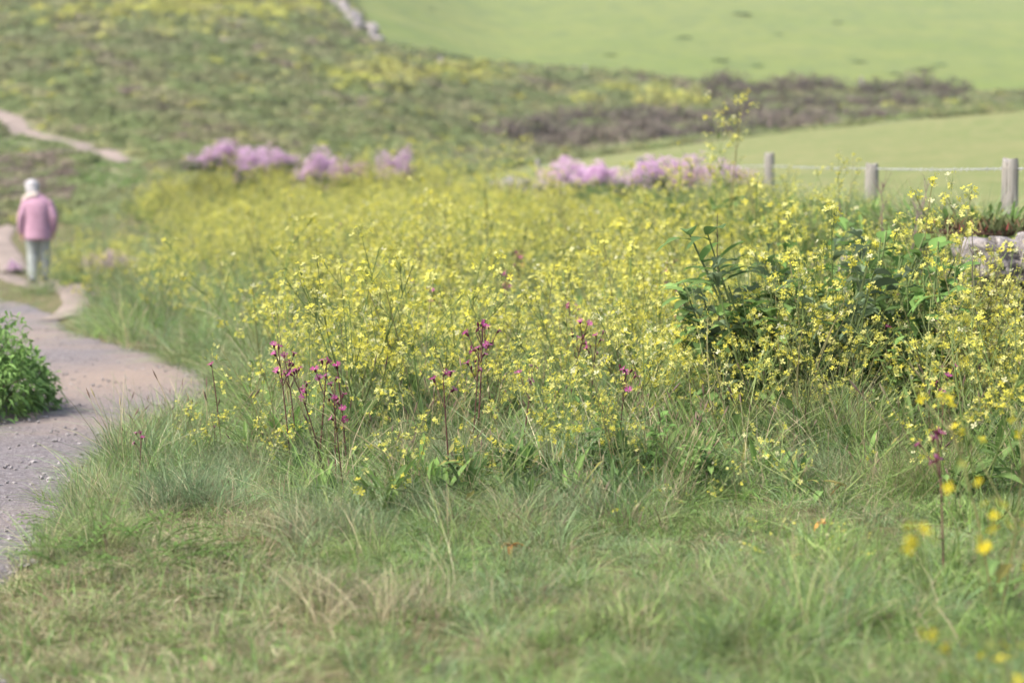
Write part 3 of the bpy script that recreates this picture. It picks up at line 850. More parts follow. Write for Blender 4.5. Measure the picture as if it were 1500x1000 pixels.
def wire_run(pts, r=.0026):
    P = []
    for a, b in zip(pts[:-1], pts[1:]):
        n = int(np.linalg.norm(b - a) / .03)
        for i in range(n):
            t = i / n; P.append(a + (b - a) * t - np.array((0, 0, .10 * t * (1 - t) * .3)))
    P = np.array(P); mb = MB(); ph = np.arange(len(P)) * .9
    for s in (0, math.pi):
        Q = P + np.stack([np.cos(ph + s), 0 * ph, np.sin(ph + s)], 1) * r * 1.1
        tube(mb, Q, r, (.4, .4, .42), 5)
    for i in range(4, len(P), 4):
        for s in (1, -1):
            d = unit(rng.normal(0, 1, 3)); tube(mb, [P[i] - d * .016, P[i] + d * .016], .0016, (.4, .4, .42), 4)
    return mb
W1 = [pix(1790, 247, 8.95), pix(1481, 247, 11.78), pix(1277, 247, 14.68), pix(1127, 243, 19.48), pix(937, 246, 28.08), pix(788, 244, 37.1)]
child_mesh('wire', wire_run(W1), M_WIRE, fence)

# ------------------------------------------------------------------ pink thrift cushions on the wall
def ball(mb, c, r, col):
    d = np.array([(0, 0, 1), (1, 0, .1), (0, 1, .1), (-1, 0, .1), (0, -1, .1), (0, 0, -.7)]) * r
    mb.add(c + d, [[0, 1, 2], [0, 2, 3], [0, 3, 4], [0, 4, 1], [5, 2, 1], [5, 3, 2], [5, 4, 3], [5, 1, 4]], np.asarray(col) * rng.uniform(.85, 1.1))
def thrift(nheads, pinks, lean):
    fo, bl = MB(), MB()
    for _ in range(nheads):
        a = rng.uniform(0, 6.28); ph = math.acos(rng.uniform(-.15, 1))
        n_ = np.array((math.sin(ph) * math.cos(a) * .5, math.sin(ph) * math.sin(a) * .45, np.sign(math.cos(ph)) * abs(math.cos(ph)) ** .62))
        n_[:2] *= 1.12 - .25 * max(0, n_[2]) ** 2
        lump = 1 + .24 * math.sin(n_[0] * 11 + lean * 7) + .16 * math.sin(n_[1] * 11 + n_[2] * 5)
        p = n_ * lump * rng.uniform(.55, 1.12)
        p[0] += lean * (1 - p[2]) * .5
        ball(bl, p, .033 * rng.uniform(.7, 1.3), pinks[rng.integers(len(pinks))])
    for _ in range(420):
        a = rng.uniform(0, 6.28); r = .42 * math.sqrt(rng.uniform())
        b = np.array((r * math.cos(a) + lean * .5, r * math.sin(a), -.35))
        d = b * (1, 1, 0) + (0, 0, .7) + rng.normal(0, .3, 3)
        blade(fo, arc(b, d, rng.uniform(.7, 1.2) * (1 - r * .5), (0, 0, -.1), 4), .03, np.array((.12, .155, .07)) * rng.uniform(.6, 1.3))
    return fo, bl
PINK = [(.66, .46, .64), (.71, .54, .69), (.58, .39, .56), (.74, .60, .72)]
DULL = [(.52, .37, .43), (.57, .42, .48), (.44, .33, .33)]
TH = []
for args in ((900, PINK, -.5), (850, PINK, .3), (700, DULL + PINK[:1], -.2), (900, PINK, -.1)):
    a, b = thrift(*args); TH.append((a.mesh('thrift_foliage', M_LEAF), b.mesh('thrift_blossom', M_PETAL)))
def put_thrift(px, py, w, h, Y, k, label, rz=None):
    """px, py: middle of the cushion, w and h its size in the photograph"""
    p = pix(px, py + h / 2, Y); p[2] = max(p[2], float(H(p[0], Y)) + (.16 if px < 200 else -.05)); sw, sh = w / FPX * Y, h / FPX * Y
    e = empty('thrift_clump', p, rng.uniform(-.4, .4) if rz is None else rz)
    e.scale = (sw * 1.08, sw * 1.08, sh * .8)
    link('foliage', TH[k][0], e); link('blossom', TH[k][1], e)
    tag(e, label, 'thrift', 'pink thrift along the wall')
put_thrift(338, 222, 78, 36, 46.0, 0, 'mauve thrift cushion on the far end of the wall, leftmost of the row')
put_thrift(376, 232, 42, 42, 45.0, 3, 'rounded mauve thrift cushion right beside the leftmost one, drooping lower')
put_thrift(408, 229, 40, 26, 44.5, 1, 'smallest low mauve thrift cushion right of the two far left ones')
put_thrift(474, 240, 54, 52, 43.0, 0, 'upright mauve thrift cushion standing alone between yellow flowers on the far wall')
put_thrift(516, 249, 52, 30, 42.0, 2, 'faded brownish thrift cushion between two bright upright ones')
put_thrift(583, 240, 48, 54, 41.0, 3, 'tall mauve thrift cushion just left of the gap in the far flowers')
put_thrift(836, 252, 90, 46, 31.0, 1, 'wide mauve thrift cushion left of the fifth fence post')
put_thrift(884, 253, 60, 38, 29.5, 0, 'low mauve thrift cushion joined to the right side of a wider one')
put_thrift(958, 250, 66, 46, 25.0, 0, 'mauve thrift cushion directly right of the small distant fence post')
put_thrift(998, 243, 66, 40, 23.5, 3, 'highest mauve thrift cushion of the group left of the fence posts')
put_thrift(1018, 258, 60, 44, 22.0, 2, 'pale fading thrift cushion low in front of brighter ones')
put_thrift(1064, 252, 60, 40, 21.0, 1, 'mauve thrift cushion nearest to the tall left fence post')
put_thrift(168, 404, 54, 28, 27.0, 1, 'flat patch of bright pink thrift on the grass slope right of the walker')
put_thrift(148, 390, 44, 26, 28.5, 2, 'faint small pink thrift patch just behind the brighter one on the slope')
put_thrift(19, 388, 18, 18, 31.0, 1, 'small pink thrift clump left of the walker\'s legs')

# ------------------------------------------------------------------ red campions
def campion(h, nfl, fresh, seed):
    st, lf, bl = MB(), MB(), MB()
    red = np.array((.11, .05, .045))
    P = arc((0, 0, 0), (rng.normal(0, .08), rng.normal(0, .08), 1), h, rng.normal(0, .03, 3) * (1, 1, 0), 8)
    tube(st, P, np.linspace(.0034, .0022, 8), red, 5)
    for t in (.12, .3, .48, .66, .82):
        i = int(t * 7); q = P[i]; a = rng.uniform(0, 3.1)
        for s in (0, math.pi):
            leaf(lf, q, (math.cos(a + s), math.sin(a + s), .7), .085 * (1.1 - t), .024 * (1.2 - t), .5, np.array((.11, .15, .055)) * rng.uniform(.8, 1.2), 0, .2, 5)
    def head(p, d):
        d = unit(unit(d) + rng.normal(0, .45, 3)); dark = np.array((.10, .03, .045))
        tube(bl, [p, p + d * .006, p + d * .013, p + d * .017], (.0018, .0048, .0046, .003), dark * rng.uniform(.8, 1.5), 7)
        c = p + d * .017
        if rng.uniform() > fresh:
            return
        u, v, w = frame_of(d); pink = np.array(((.42, .07, .25), (.52, .12, .34), (.34, .05, .18))[rng.integers(3)]) * rng.uniform(.85, 1.1)
        for k in range(5):
            a = k * 1.2566 + rng.normal(0, .1); e = math.cos(a) * u + math.sin(a) * v; f = -math.sin(a) * u + math.cos(a) * v
            s = .0155 * rng.uniform(.85, 1.1); cup = rng.uniform(-.1, .5)
            for g in (1, -1):
                bl.add([c, c + s * (.5 * e + .24 * g * f + .3 * cup * w), c + s * (1.0 * e + .42 * g * f + cup * w), c + s * (1.05 * e + .14 * g * f + cup * w), c + s * (.66 * e + .4 * cup * w)],
                       [[0, 1, 2, 3, 4]], pink)
        ball(bl, c + d * .001, .0022, (.75, .6, .65))
    head(P[-1], P[-1] - P[-2])
    for b in range(nfl - 1):
        i = rng.integers(5, 7); a = rng.uniform(0, 6.28)
        B = arc(P[i], (math.cos(a) * .55, math.sin(a) * .55, 1), h * rng.uniform(.08, .22), (0, 0, .01), 4)
        tube(st, B, .0015, red, 4); head(B[-1], B[-1] - B[-2])
    return st.mesh('campion_stem', M_STEM), lf.mesh('campion_foliage', M_LEAF), bl.mesh('campion_blossom', M_PETAL)
CAMP = [campion(.45, 6, .95, 1), campion(.5, 7, .8, 2), campion(.4, 4, 1, 3), campion(.45, 7, .35, 4), campion(.36, 1, 1, 5)]
CH = (.45, .5, .4, .45, .36)
camps = [(323, 538, 4, .36, 'lone campion with one pink flower on a bare dark stem left of the flower bank'),
 (315, 627, 4, .15, 'tiny pink campion low in the grass beside the lone dark stem'),
 (201, 637, 2, .24, 'dark pink campion at the edge of the footpath, farthest left'),
 (426, 512, 1, .5, 'pink campion with crowded heads, leftmost of the patch left of centre'),
 (433, 528, 0, .44, 'bright pink campion just below the leftmost of its patch'),
 (464, 532, 2, .44, 'pink campion with a round head in the middle of the left patch'),
 (474, 548, 0, .42, 'low pink campion with two wide open flowers in the left patch'),
 (492, 562, 1, .40, 'campion hanging over, rightmost of the left patch'),
 (508, 540, 4, .42, 'single small pink campion right above the left patch'),
 (505, 585, 3, .38, 'dark stemmed campion with mostly faded heads below the left patch'),
 (433, 338, 1, .55, 'blurred pink campion tall in the far left part of the flower bank'),
 (492, 330, 0, .5, 'blurred small pink campion far back in the bank beside a fellow to its left'),
 (612, 322, 3, .5, 'dark reddish faded campion far back above the yellow flowers'),
 (604, 412, 3, .45, 'small dark campion head deep in the yellow flowers left of centre'),
 (640, 428, 0, .45, 'pale pink campion among yellow flowers left of centre'),
 (697, 480, 3, .52, 'tall faded purple campion with many dry heads near the centre'),
 (722, 474, 3, .5, 'dark headed campion standing just right of the tall faded one near the centre'),
 (690, 512, 1, .45, 'dusty pink campion low beside the faded dry ones near the centre'),
 (660, 548, 2, .42, 'pink and dark campion leaning left below the centre'),
 (738, 404, 3, .48, 'pair of dark seed heads of campion above the centre'),
 (772, 372, 3, .5, 'dark campion seed heads farthest up in the middle of the bank'),
 (761, 538, 2, .4, 'single violet campion head below the centre'),
 (832, 476, 0, .46, 'bright purple campion right of the centre'),
 (853, 450, 2, .48, 'violet campion just above the bright purple one right of the centre'),
 (862, 492, 1, .42, 'reddish campion low beside the bright purple one right of the centre'),
 (905, 540, 3, .4, 'brown faded campion among broad leaves right of the centre'),
 (976, 388, 1, .5, 'tall pink campion left of the bare dark stem'),
 (988, 400, 0, .5, 'pinkish campion touching the tall one left of the bare dark stem'),
 (986, 446, 3, .45, 'dark campion bud below the pink ones left of the bare dark stem'),
 (1298, 450, 2, .45, 'pink campion in dark leaves before the wall, leftmost there'),
 (1324, 416, 4, .5, 'small pink campion in dark leaves before the wall, the highest there'),
 (1326, 436, 2, .47, 'two-flowered pink campion under the highest one before the wall'),
 (1352, 466, 0, .45, 'pink campion in dark leaves before the wall, rightmost there'),
 (1283, 482, 4, .4, 'small pale pink campion in dark leaves before the wall, the lowest there'),
 (1376, 541, 1, .62, 'large magenta campion standing close to the viewer before the stone wall'),
 (1386, 640, 3, .40, 'blurred dull pink campion low at the right in front of the yellow flowers')]
for px, py, k, h, lb in camps:
    x, y = find_y(px, py, h)
    if px == 1376: y = 6.9; x = pix(px, py, y)[0]; h = float(pix(px, py, y)[2] - H(x, y))
    place_plant('campion', CAMP[k], x, y, h / CH[k], lb, 'campion', 'campions in the flower bank', tilt=.04)

# ------------------------------------------------------------------ plants on and before the wall
def leafy_plant(h, n, lw, cols, curly):
    st, lf = MB(), MB()
    for s in range(n):
        a = rng.uniform(0, 6.28); L = h * rng.uniform(.45, 1.05); o = rng.uniform(.1, .55)
        P = arc((rng.normal(0, .03), rng.normal(0, .03), 0), (math.cos(a) * o, math.sin(a) * o, 1), L, (0, 0, 0), 5)
        tube(st, P, np.linspace(.004, .0018, 5), (.14, .19, .07), 4)
        for q in range(rng.integers(9, 15)):
            t = rng.uniform(.2, 1); i = min(3, int(t * 4)); p = P[i] + (P[i + 1] - P[i]) * (t * 4 - i)
            a2 = rng.uniform(0, 6.28)
            leaf(lf, p, (math.cos(a2), math.sin(a2), rng.uniform(.0, .9)), lw * rng.uniform(.55, 1.1), lw * rng.uniform(.3, .55), rng.uniform(.1, .7), np.array(cols[rng.integers(len(cols))]) * rng.uniform(.75, 1.3), rng.choice([0, 2, 3]), curly, 7)
    return st.mesh('leafy_stem', M_STEM), lf.mesh('leafy_foliage', M_LEAF)
DG = [(.11, .185, .055), (.13, .215, .06), (.15, .24, .07)]
BG = [(.13, .18, .095), (.15, .205, .11), (.115, .165, .085)]
LP = [leafy_plant(.5, 9, .075, DG, .2), leafy_plant(.42, 10, .085, DG, .15), leafy_plant(.46, 8, .07, BG, .5), leafy_plant(.36, 9, .07, [(.10, .19, .05), (.12, .21, .055)], .2)]
leafs = [(1185, 330, 2, .58, 'blue-green curly leaved plant high in the bank, left of the leafy tangle'), (1165, 392, 2, .5, 'blue-green curly leaved plant lower down, left of the leafy tangle'),
 (1215, 372, 1, .55, 'dark broad leaved plant between curly leaves and the dead grey twig'), (1262, 348, 0, .55, 'dark leafy plant below the second nearest fence post'),
 (1240, 430, 1, .5, 'broad leaved plant in the middle of the leafy tangle'), (1300, 400, 0, .55, 'tall dark leafy plant behind the pink campions by the wall'),
 (1345, 390, 0, .55, 'dark leafy plant just left of the bare stones'), (1380, 455, 1, .45, 'broad leaved plant under the bare stones'),
 (1295, 480, 1, .45, 'dark broad leaved plant under the pink campions by the wall'), (1340, 510, 0, .42, 'dark leafy plant low below the wall stones'),
 (1250, 520, 3, .42, 'fresh green leafy plant low in the leafy tangle'), (1195, 490, 3, .42, 'fresh green leafy plant at the left end of the leafy tangle'),
 (1415, 505, 3, .42, 'fresh green leafy plant before the stones at the right border'), (1460, 520, 1, .42, 'broad leaved plant at the right border below the stones'),
 (1110, 560, 3, .32, 'fresh low leafy plant below the bare dark stem'), (960, 600, 3, .28, 'fresh low leafy plant at the front foot of the flower bank right of centre'),
 (870, 590, 3, .3, 'bright upright leaves at the front foot of the flower bank near the centre'), (540, 520, 3, .32, 'bright leaves among the left patch of campions'),
 (1040, 610, 1, .3, 'darker low leafy plant at the front foot of the bank below the dead stem')]
FILL = [(1100 + 300 * rng.uniform(), 320 + 190 * rng.uniform()) for _ in range(34)]
leafs += [(a, b_, int(rng.choice([0, 1, 3, 3, 2])), float(rng.uniform(.45, .6)), None) for a, b_ in FILL]
for px, py, k, h, lb in leafs:
    x, y = find_y(px, py, h)
    if px > 1070:
        y = float(rng.uniform(8.2, 10.4)); p = pix(px, py, y); x = min(p[0], float(xw(y)) - .3); h = float(np.clip(p[2] - H(x, y), .2, .92))
    place_plant('leafy_plant', LP[k], x, y, h / (.5, .42, .46, .36)[k], lb or 'green leafy plant crowded among others alike in the leafy tangle before the wall', 'leafy plant', 'leafy plants in the bank', parts=('stem', 'foliage'))

for i in range(30):                                    # wildflowers threaded through the leaves
    px, py, Y = 1090 + 400 * rng.uniform(), 305 + 215 * rng.uniform() ** .8, float(rng.uniform(8.0, 9.4))
    if px > 1375: py = max(py, 415)
    p = pix(px, py, Y); hgt = float(np.clip(p[2] - H(p[0], Y), .3, .95))
    place_plant('wildflower', RAD[(0, 1, 3, 4, 6)[i % 5]], p[0], Y, hgt / .6, 'yellow wild radish plant threaded through the leafy tangle before the wall', 'wildflower', 'yellow wildflowers in the leafy tangle')

# yellow wildflowers growing out of the top of the wall
tops = [(1072, 165, 14.5, 1.1), (1048, 215, 14.8, .8), (988, 212, 17, .9), (1000, 236, 16.5, .8), (745, 212, 27, 1.25), (712, 222, 29, 1.2), (770, 226, 26, 1.1), (660, 226, 33, 1.3),
        (1232, 244, 11.6, .62), (1180, 262, 13.2, .8), (1160, 282, 13, .8), (1215, 280, 12, .7), (1120, 270, 14.5, .9), (1095, 288, 14, .8), (1260, 300, 11, .7), (1310, 318, 10.4, .55), (1340, 325, 10.2, .5),
        (1385, 330, 10, .5), (1245, 320, 10.8, .7), (1065, 285, 15.5, .9), (1030, 290, 16, .9), (935, 250, 19, .9), (900, 270, 20, .9), (860, 280, 23, 1.0), (820, 272, 26, 1), (960, 282, 18, .9), (690, 245, 32, 1.2), (640, 236, 36, 1.4), (615, 250, 38, 1.3), (1420, 352, 9.6, .5)]
for i, (px, py, Y, s) in enumerate(tops):
    p = pix(px, py, Y); hgt = .62 * s; x = p[0]
    z = max(float(H(x, Y)), p[2] - hgt * 1.02)
    place_plant('wildflower', RAD[[3, 6, 2, 0][i % 4]] if i else RAD[3], x, Y, (p[2] - z) / .6 if p[2] - z > .2 else .4,
                'tallest yellow wildflower, mostly green pods, rising against the dark shrubs' if i == 0 else 'yellow wildflower rising from the top of the stone wall among its fellows', 'wildflower', 'yellow wildflowers on the wall top' if i else None, z=z, tilt=.05)

# near wildflowers at the right border and strays in the grass
YEL_, YEL, PALE = YEL, np.array([(.62, .52, .03)] * 4), np.array([(.62, .55, .06)] * 2)
FEW = [plant_meshes(radish(.55, 3, .15, 1, 3, .1, fl=(1, 4), leaves=7, fsize=.023), 'wildflower') for _ in range(3)]
for px, py, Y, k, s, lb in ((1500, 668, 3.3, 0, 1, 'blurred few-flowered yellow wildflower closest to the viewer at the lower right'), (1510, 600, 3.8, 1, 1, 'blurred tall yellow wildflower close to the viewer, at the very right border'),
        (1465, 560, 5.0, 2, 1, 'half blurred yellow wildflower at the right border before the stone wall'), (1440, 445, 6.6, 0, 1, 'tall yellow wildflower overlapping the stone wall at the right border'),
        (1500, 450, 6.8, 1, 1, 'tall yellow wildflower cut by the right border under the stones'), (1400, 500, 6.6, 2, 1, 'yellow wildflower among grass near the magenta wall campion')):
    p = pix(px, py, Y); z0 = float(H(p[0], Y))
    place_plant('wildflower', FEW[k] if Y < 6 else RAD[k], p[0], Y, (p[2] - z0) / .58, lb, 'wildflower', tilt=.03)
place_plant('wildflower', SPRAWL[0], *find_y(690, 640, .25), 1.1, 'sprawling yellow wildflower reaching out over the grass at the front of the bank', 'wildflower', tilt=0, rz=1.0)
place_plant('wildflower', SPRAWL[1], *find_y(1172, 762, .14), .42, 'small cluster of yellow flowers lying alone in the grass at the lower right', 'wildflower', tilt=0)
place_plant('wildflower', SPRAWL[1], *find_y(1215, 610, .3), .8, 'sprawling yellow wildflower in front of the leafy tangle', 'wildflower', tilt=0, rz=2.0)
place_plant('wildflower', SPRAWL[0], *find_y(1010, 655, .25), .5, 'small yellow wildflower alone at the front foot of the bank', 'wildflower', tilt=0, rz=.4)
place_plant('wildflower', SPRAWL[0], 1.03, 4.1, .33, 'blurred low yellow wildflower at the lower right corner', 'wildflower', tilt=0)
place_plant('wildflower', RAD[2], *find_y(296, 575, .3), .55, 'bushy little yellow wildflower beside the footpath bend', 'wildflower', tilt=0)
place_plant('wildflower', RAD[2], *find_y(408, 592, .3), .55, 'pale yellow wildflower standing alone before the left patch of campions', 'wildflower', tilt=0)

# dry stalks
def dead_stalk(h, nb, col):
    mb = MB()
    P = arc((0, 0, 0), (rng.normal(0, .05), 0, 1), h, (rng.normal(0, .03), 0, 0), 12)
    P[1:-1] += rng.normal(0, .004, (10, 3))
    tube(mb, P, np.linspace(.0048, .0016, 12), col, 5)
    for _ in range(nb):
        i = rng.integers(3, 11); a = rng.uniform(0, 6.28); L = h * rng.uniform(.04, .3) * (1 if nb > 9 else .4)
        B = arc(P[i], (math.cos(a) * .7, math.sin(a) * .7, 1), L, (0, 0, L * .1), 4); tube(mb, B, np.linspace(.002, .0008, 4), col, 4)
        for _ in range(3):
            q = B[rng.integers(1, 4)]; d = rng.normal(0, .5, 3) + (0, 0, .5); tube(mb, [q, q + unit(d) * L * .25], .0009, col, 3)
    return mb.mesh('dead_stalk', M_WOODY)
def stalk(px, py, h, nb, col, lb, Y=None, onwall=False):
    if Y is None: x, y = find_y(px, py, h); z = float(H(x, y))
    else: p = pix(px, py, Y); x, y, z = p[0], Y, p[2] - h
    o = link('dead_stalk', dead_stalk(h, nb, np.array(col))); o.location = (x, y, z); o.rotation_euler.z = 0
    tag(o, lb, 'dead stalk')
stalk(1057, 312, .66, 7, (.07, .05, .045), 'bare dark brown stalk standing upright in the right half of the flower bank', 9.3)
stalk(714, 262, .85, 6, (.08, .06, .05), 'thin dark stalk far back in the flower bank above the centre', 17)
stalk(1296, 266, .40, 16, (.16, .12, .10), 'dry brown twiggy stalk beside the second nearest fence post', 11.2)
stalk(1350, 262, .40, 16, (.20, .15, .14), 'dry twiggy stalk between the two nearest fence posts', 11.0)
stalk(1338, 290, .30, 16, (.17, .13, .12), 'short dry twig below the taller one between the two nearest fence posts', 10.8)
stalk(1440, 330, .62, 8, (.11, .10, .07), 'slender grey-green stalk in front of the bare wall stone', 8.2)
stalk(1235, 300, .45, 14, (.15, .13, .11), 'dry twig in the leaves left of the second nearest fence post', 11.3)

# finger-leaved succulents on the wall top
def fig(n):
    lf = MB()
    for _ in range(n):
        a = rng.uniform(0, 6.28); b = np.array((rng.normal(0, .12), rng.normal(0, .08), rng.normal(0, .012))); L = rng.uniform(.03, .085)
        P = arc(b, (math.cos(a) * .6, math.sin(a) * .6, 1), L, (math.cos(a) * .015, math.sin(a) * .015, .01), 5)
        tube(lf, [(0, 0, -.02), b * .5 + (0, 0, -.012), b], .003, (.16, .10, .07), 3)
        u = rng.uniform(); c = np.array((.16, .19, .08)) if u < .7 else np.array((.25, .17, .09)) if u < .9 else np.array((.28, .07, .06))
        tube(lf, P, np.array((.005, .0062, .0058, .004, .0008)), c * rng.uniform(.7, 1.25), 3)
    return lf.mesh('succulent', M_LEAF)
FIG = [fig(60), fig(80)]
for px, py, Y, k, s, lb in ((1402, 332, 10.6, 0, .8, 'red-tipped succulent clump on the wall left of the nearest fence post'), (1446, 338, 10.3, 1, 1, 'red-tipped succulent clump on top of the big bare stone'),
                         (1486, 338, 10.2, 1, 1, 'red-tipped succulent clump at the foot of the nearest fence post'), (1372, 338, 10.8, 0, .7, 'small succulent clump farthest from the nearest post')):
    o = link('succulent', FIG[k]); o.location = pix(px, py, Y); o.scale = (s, s, s); o.rotation_euler.z = px
    tag(o, lb, 'succulent', 'succulents on the wall')

# orange withered leaves
def withered(n, L):
    mb = MB()
    for _ in range(n):
        a = rng.uniform(0, 6.28)
        leaf(mb, (0, 0, .02), (math.cos(a), math.sin(a), rng.uniform(.1, 1)), L * rng.uniform(.6, 1.2), L * .35, rng.uniform(.2, 1), np.array(((.46, .22, .06), (.40, .27, .10), (.34, .15, .06))[rng.integers(3)]), 0, .5, 5)
    return mb.mesh('withered_leaves', M_LEAF)
for px, py, L, s, lb in ((1290, 640, .09, 9, 'orange withered leaves in dry grass in front of the leafy tangle'), (748, 782, .05, 8, 'orange withered rosette in the short grass below the centre'), (1205, 752, .05, 4, 'single curled tan leaf beside the lone yellow cluster in the grass'), (590, 470, .07, 5, 'orange withered leaf deep in the yellow flowers')):
    x, y = find_y(px, py, .08); o = link('withered_plant', withered(s, L)); o.location = (x, y, float(H(x, y)) + .02); tag(o, lb, 'withered plant')

# leafy weeds by the path
def weed(n, L):
    mb = MB()
    for _ in range(n):
        a = rng.uniform(0, 6.28); r = .16 * math.sqrt(rng.uniform()); b = np.array((r * math.cos(a) * 1.4, r * math.sin(a), rng.uniform(.0, .05)))
        d = np.array((math.cos(a) + rng.normal(0, .5), math.sin(a) + rng.normal(0, .5), rng.uniform(.2, .9)))
        S = arc(b, d, L, (0, 0, -L * .3), 5); tube(mb, S, .0014, (.16, .24, .07), 3)
        for i in range(1, 5):
            for s in (1, -1):
                leaf(mb, S[i], unit(d) + s * np.cross(unit(d), (0, 0, 1)) * 1.2, .04, .014, .3, np.array((.13, .225, .055)) * rng.uniform(.8, 1.3), 2, .2, 4)
    return mb.mesh('leafy_weed', M_LEAF)
WD = [weed(46, .12), weed(30, .14)]
for px, py, k, s, lb in ((192, 795, 0, 1.15, 'bright green feathery leafed weed spreading in the grass at the lower left'), (118, 742, 1, .8, 'green leafy weed hanging over the footpath edge'), (255, 690, 1, .7, 'leafy weed among tall grass near the footpath bend'), (560, 800, 1, .45, 'tiny leafy weed in the short grass left of centre'), (1180, 660, 1, .8, 'low leafy weed in the grass under the leafy tangle')):
    x, y = find_y(px, py, .08); o = link('leafy_weed', WD[k]); o.location = (x, y, float(H(x, y)) + .01); o.scale = (s, s, s); o.rotation_euler.z = px; tag(o, lb, 'weed')

# ------------------------------------------------------------------ bush at the left of the path
bush = empty('bush', (-3.04, 10.4, float(H(-3.04, 10.4))))
bush.scale = (1.12, 1.12, 1.5)
tag(bush, 'dense bright green leafy bush at the left border beside the footpath', 'bush')
fo, stb, yb_ = MB(), MB(), MB()
BL = [(-.25, .1, .16, .42), (.16, .1, .06, .34), (-.6, .15, .24, .46), (-.1, .5, .12, .38), (.26, .35, .0, .26), (-.75, -.35, .12, .45), (-.3, -.4, .04, .36), (.02, -.2, .02, .30), (-.45, -.7, .0, .32)]
for bx, by, bz, br in BL:
    for _ in range(2100):
        d = unit(rng.normal(0, 1, 3)); d[2] = d[2] * .8
        rr = br * rng.uniform(.72, 1.02) * (1 + .12 * math.sin(d[0] * 8 + bx * 20) + .1 * math.sin(d[2] * 9 + by * 10))
        p = np.array((bx, by, bz)) + d * rr
        if p[2] < .0: continue
        leaf(fo, p, d + rng.normal(0, .6, 3) + (0, 0, .35), rng.uniform(.035, .065), rng.uniform(.014, .026), .5, np.array((.165, .275, .08)) * rng.uniform(.6, 1.4), 0, .2, 3)
    for _ in range(14):
        d = unit(rng.normal(0, 1, 3) + (0, 0, .8)); tube(stb, [(bx * .4, by * .4, 0), np.array((bx * .8, by * .8, bz * .7)), np.array((bx, by, bz)) + d * br * .85], (.006, .004, .0015), (.11, .10, .06), 4)
for c in ((-.13, -.1, .43), (-.2, -.35, .38), (-.32, -.5, .36), (-.25, -.2, .46), (-.1, -.3, .28)):
    for _ in range(7): flower4(yb_, np.array(c) + rng.normal(0, .02, 3), (0, -.5, 1) + rng.normal(0, .4, 3), .024, YEL[rng.integers(4)])
link('foliage', fo.mesh('bush_foliage', M_LEAF), bush); link('stem', stb.mesh('bush_stem', M_STEM), bush); link('blossom', yb_.mesh('bush_blossom', M_PETAL), bush)

# ------------------------------------------------------------------ the walker
def ring_loft(bm_mb, rings, k=20):
    """rings: (x, y, z, rx, ry)"""
    V, F = [], []
    for (x, y, z, rx, ry) in rings:
        for j in range(k):
            a = 2 * math.pi * j / k; V.append((x + rx * math.cos(a), y + ry * math.sin(a), z))
    for i in range(len(rings) - 1):
        for j in range(k): F.append([i * k + j, i * k + (j + 1) % k, (i + 1) * k + (j + 1) % k, (i + 1) * k + j])
    F += [list(range(k))[::-1], [(len(rings) - 1) * k + j for j in range(k)]]
    bm_mb.add(V, F, (.5, .5, .5))
def limb(mb, P, r, k=14):
    P = [np.array(p, float) for p in P]; Q, S = [], []
    for i in range(len(P) - 1):
        for t in (0, .34, .67): Q.append(P[i] * (1 - t) + P[i + 1] * t); S.append(r[i] * (1 - t) + r[i + 1] * t)
    Q.append(P[-1]); S.append(r[-1]); Q = np.array(Q)
    Q[1:-1] = (Q[:-2] + Q[1:-1] * 2 + Q[2:]) / 4
    tube(mb, Q, np.array(S), (.5, .5, .5), k, cap=True)
def ellipsoid(mb, c, r, k=16):
    rings = [(c[0], c[1], c[2] + r[2] * math.sin(t), r[0] * math.cos(t), r[1] * math.cos(t)) for t in np.linspace(-1.5, 1.5, 13)]
    ring_loft(mb, rings, k)
def fuse(mb, name, mat, voxel, smooth_n=6, rough=None):
    me = mb.mesh(name, mat)
    o = bpy.data.objects.new(name, me); COL.objects.link(o)
    m = o.modifiers.new('r', 'REMESH'); m.mode = 'VOXEL'; m.voxel_size = voxel; m.use_smooth_shade = True
    s = o.modifiers.new('s', 'SMOOTH'); s.iterations = smooth_n; s.factor = .5
    dg = bpy.context.evaluated_depsgraph_get(); dg.update()
    out = bpy.data.meshes.new_from_object(o.evaluated_get(dg)); out.name = name
    bpy.data.objects.remove(o)
    if rough:
        for v in out.vertices:
            p = v.co; v.co = p + v.normal * (rough[0] * math.sin(p.z * rough[1]) + rough[0] * 1.2 * mnoise.noise(p * rough[2]))
    out.polygons.foreach_set('use_smooth', [True] * len(out.polygons))
    out.materials.clear(); out.materials.append(mat)
    return out
PX, PYY = pix(57, 416, 30.0)[0], 30.0
person = empty('person', (PX, PYY, float(H(PX, PYY)) + .02), R(8))
tag(person, 'white haired person in a pink jacket and grey trousers walking away along the path', 'person')
# body: x right, y away from the viewer (the walking direction)
b = MB()
ring_loft(b, [(0, 0, .74, .15, .10), (0, 0, .82, .165, .115), (0, .0, .95, .145, .10), (0, .01, 1.1, .16, .105), (0, .03, 1.22, .17, .10), (-.01, .05, 1.30, .10, .07), (-.03, .07, 1.34, .05, .05)])
limb(b, [(-.03, .07, 1.31), (-.06, .11, 1.40)], (.05, .047))
ellipsoid(b, (-.085, .135, 1.455), (.072, .090, .105))
ellipsoid(b, (-.095, .205, 1.42), (.035, .03, .05))                  # jaw and chin
limb(b, [(-.10, .225, 1.455), (-.103, .248, 1.435)], (.012, .014))      # nose
for sx in (-1, 1): ellipsoid(b, (-.085 + sx * .072, .125, 1.445), (.010, .018, .028), 8)   # ears
for sx, kn, ft in ((-1, .06, -.04), (1, .10, .10)):
    limb(b, [(sx * .085, 0, .78), (sx * .085, kn, .42), (sx * .075, ft, .09)], (.085, .055, .036))
    limb(b, [(sx * .075, ft - .04, .04), (sx * .085, ft + .15, .03)], (.036, .03))
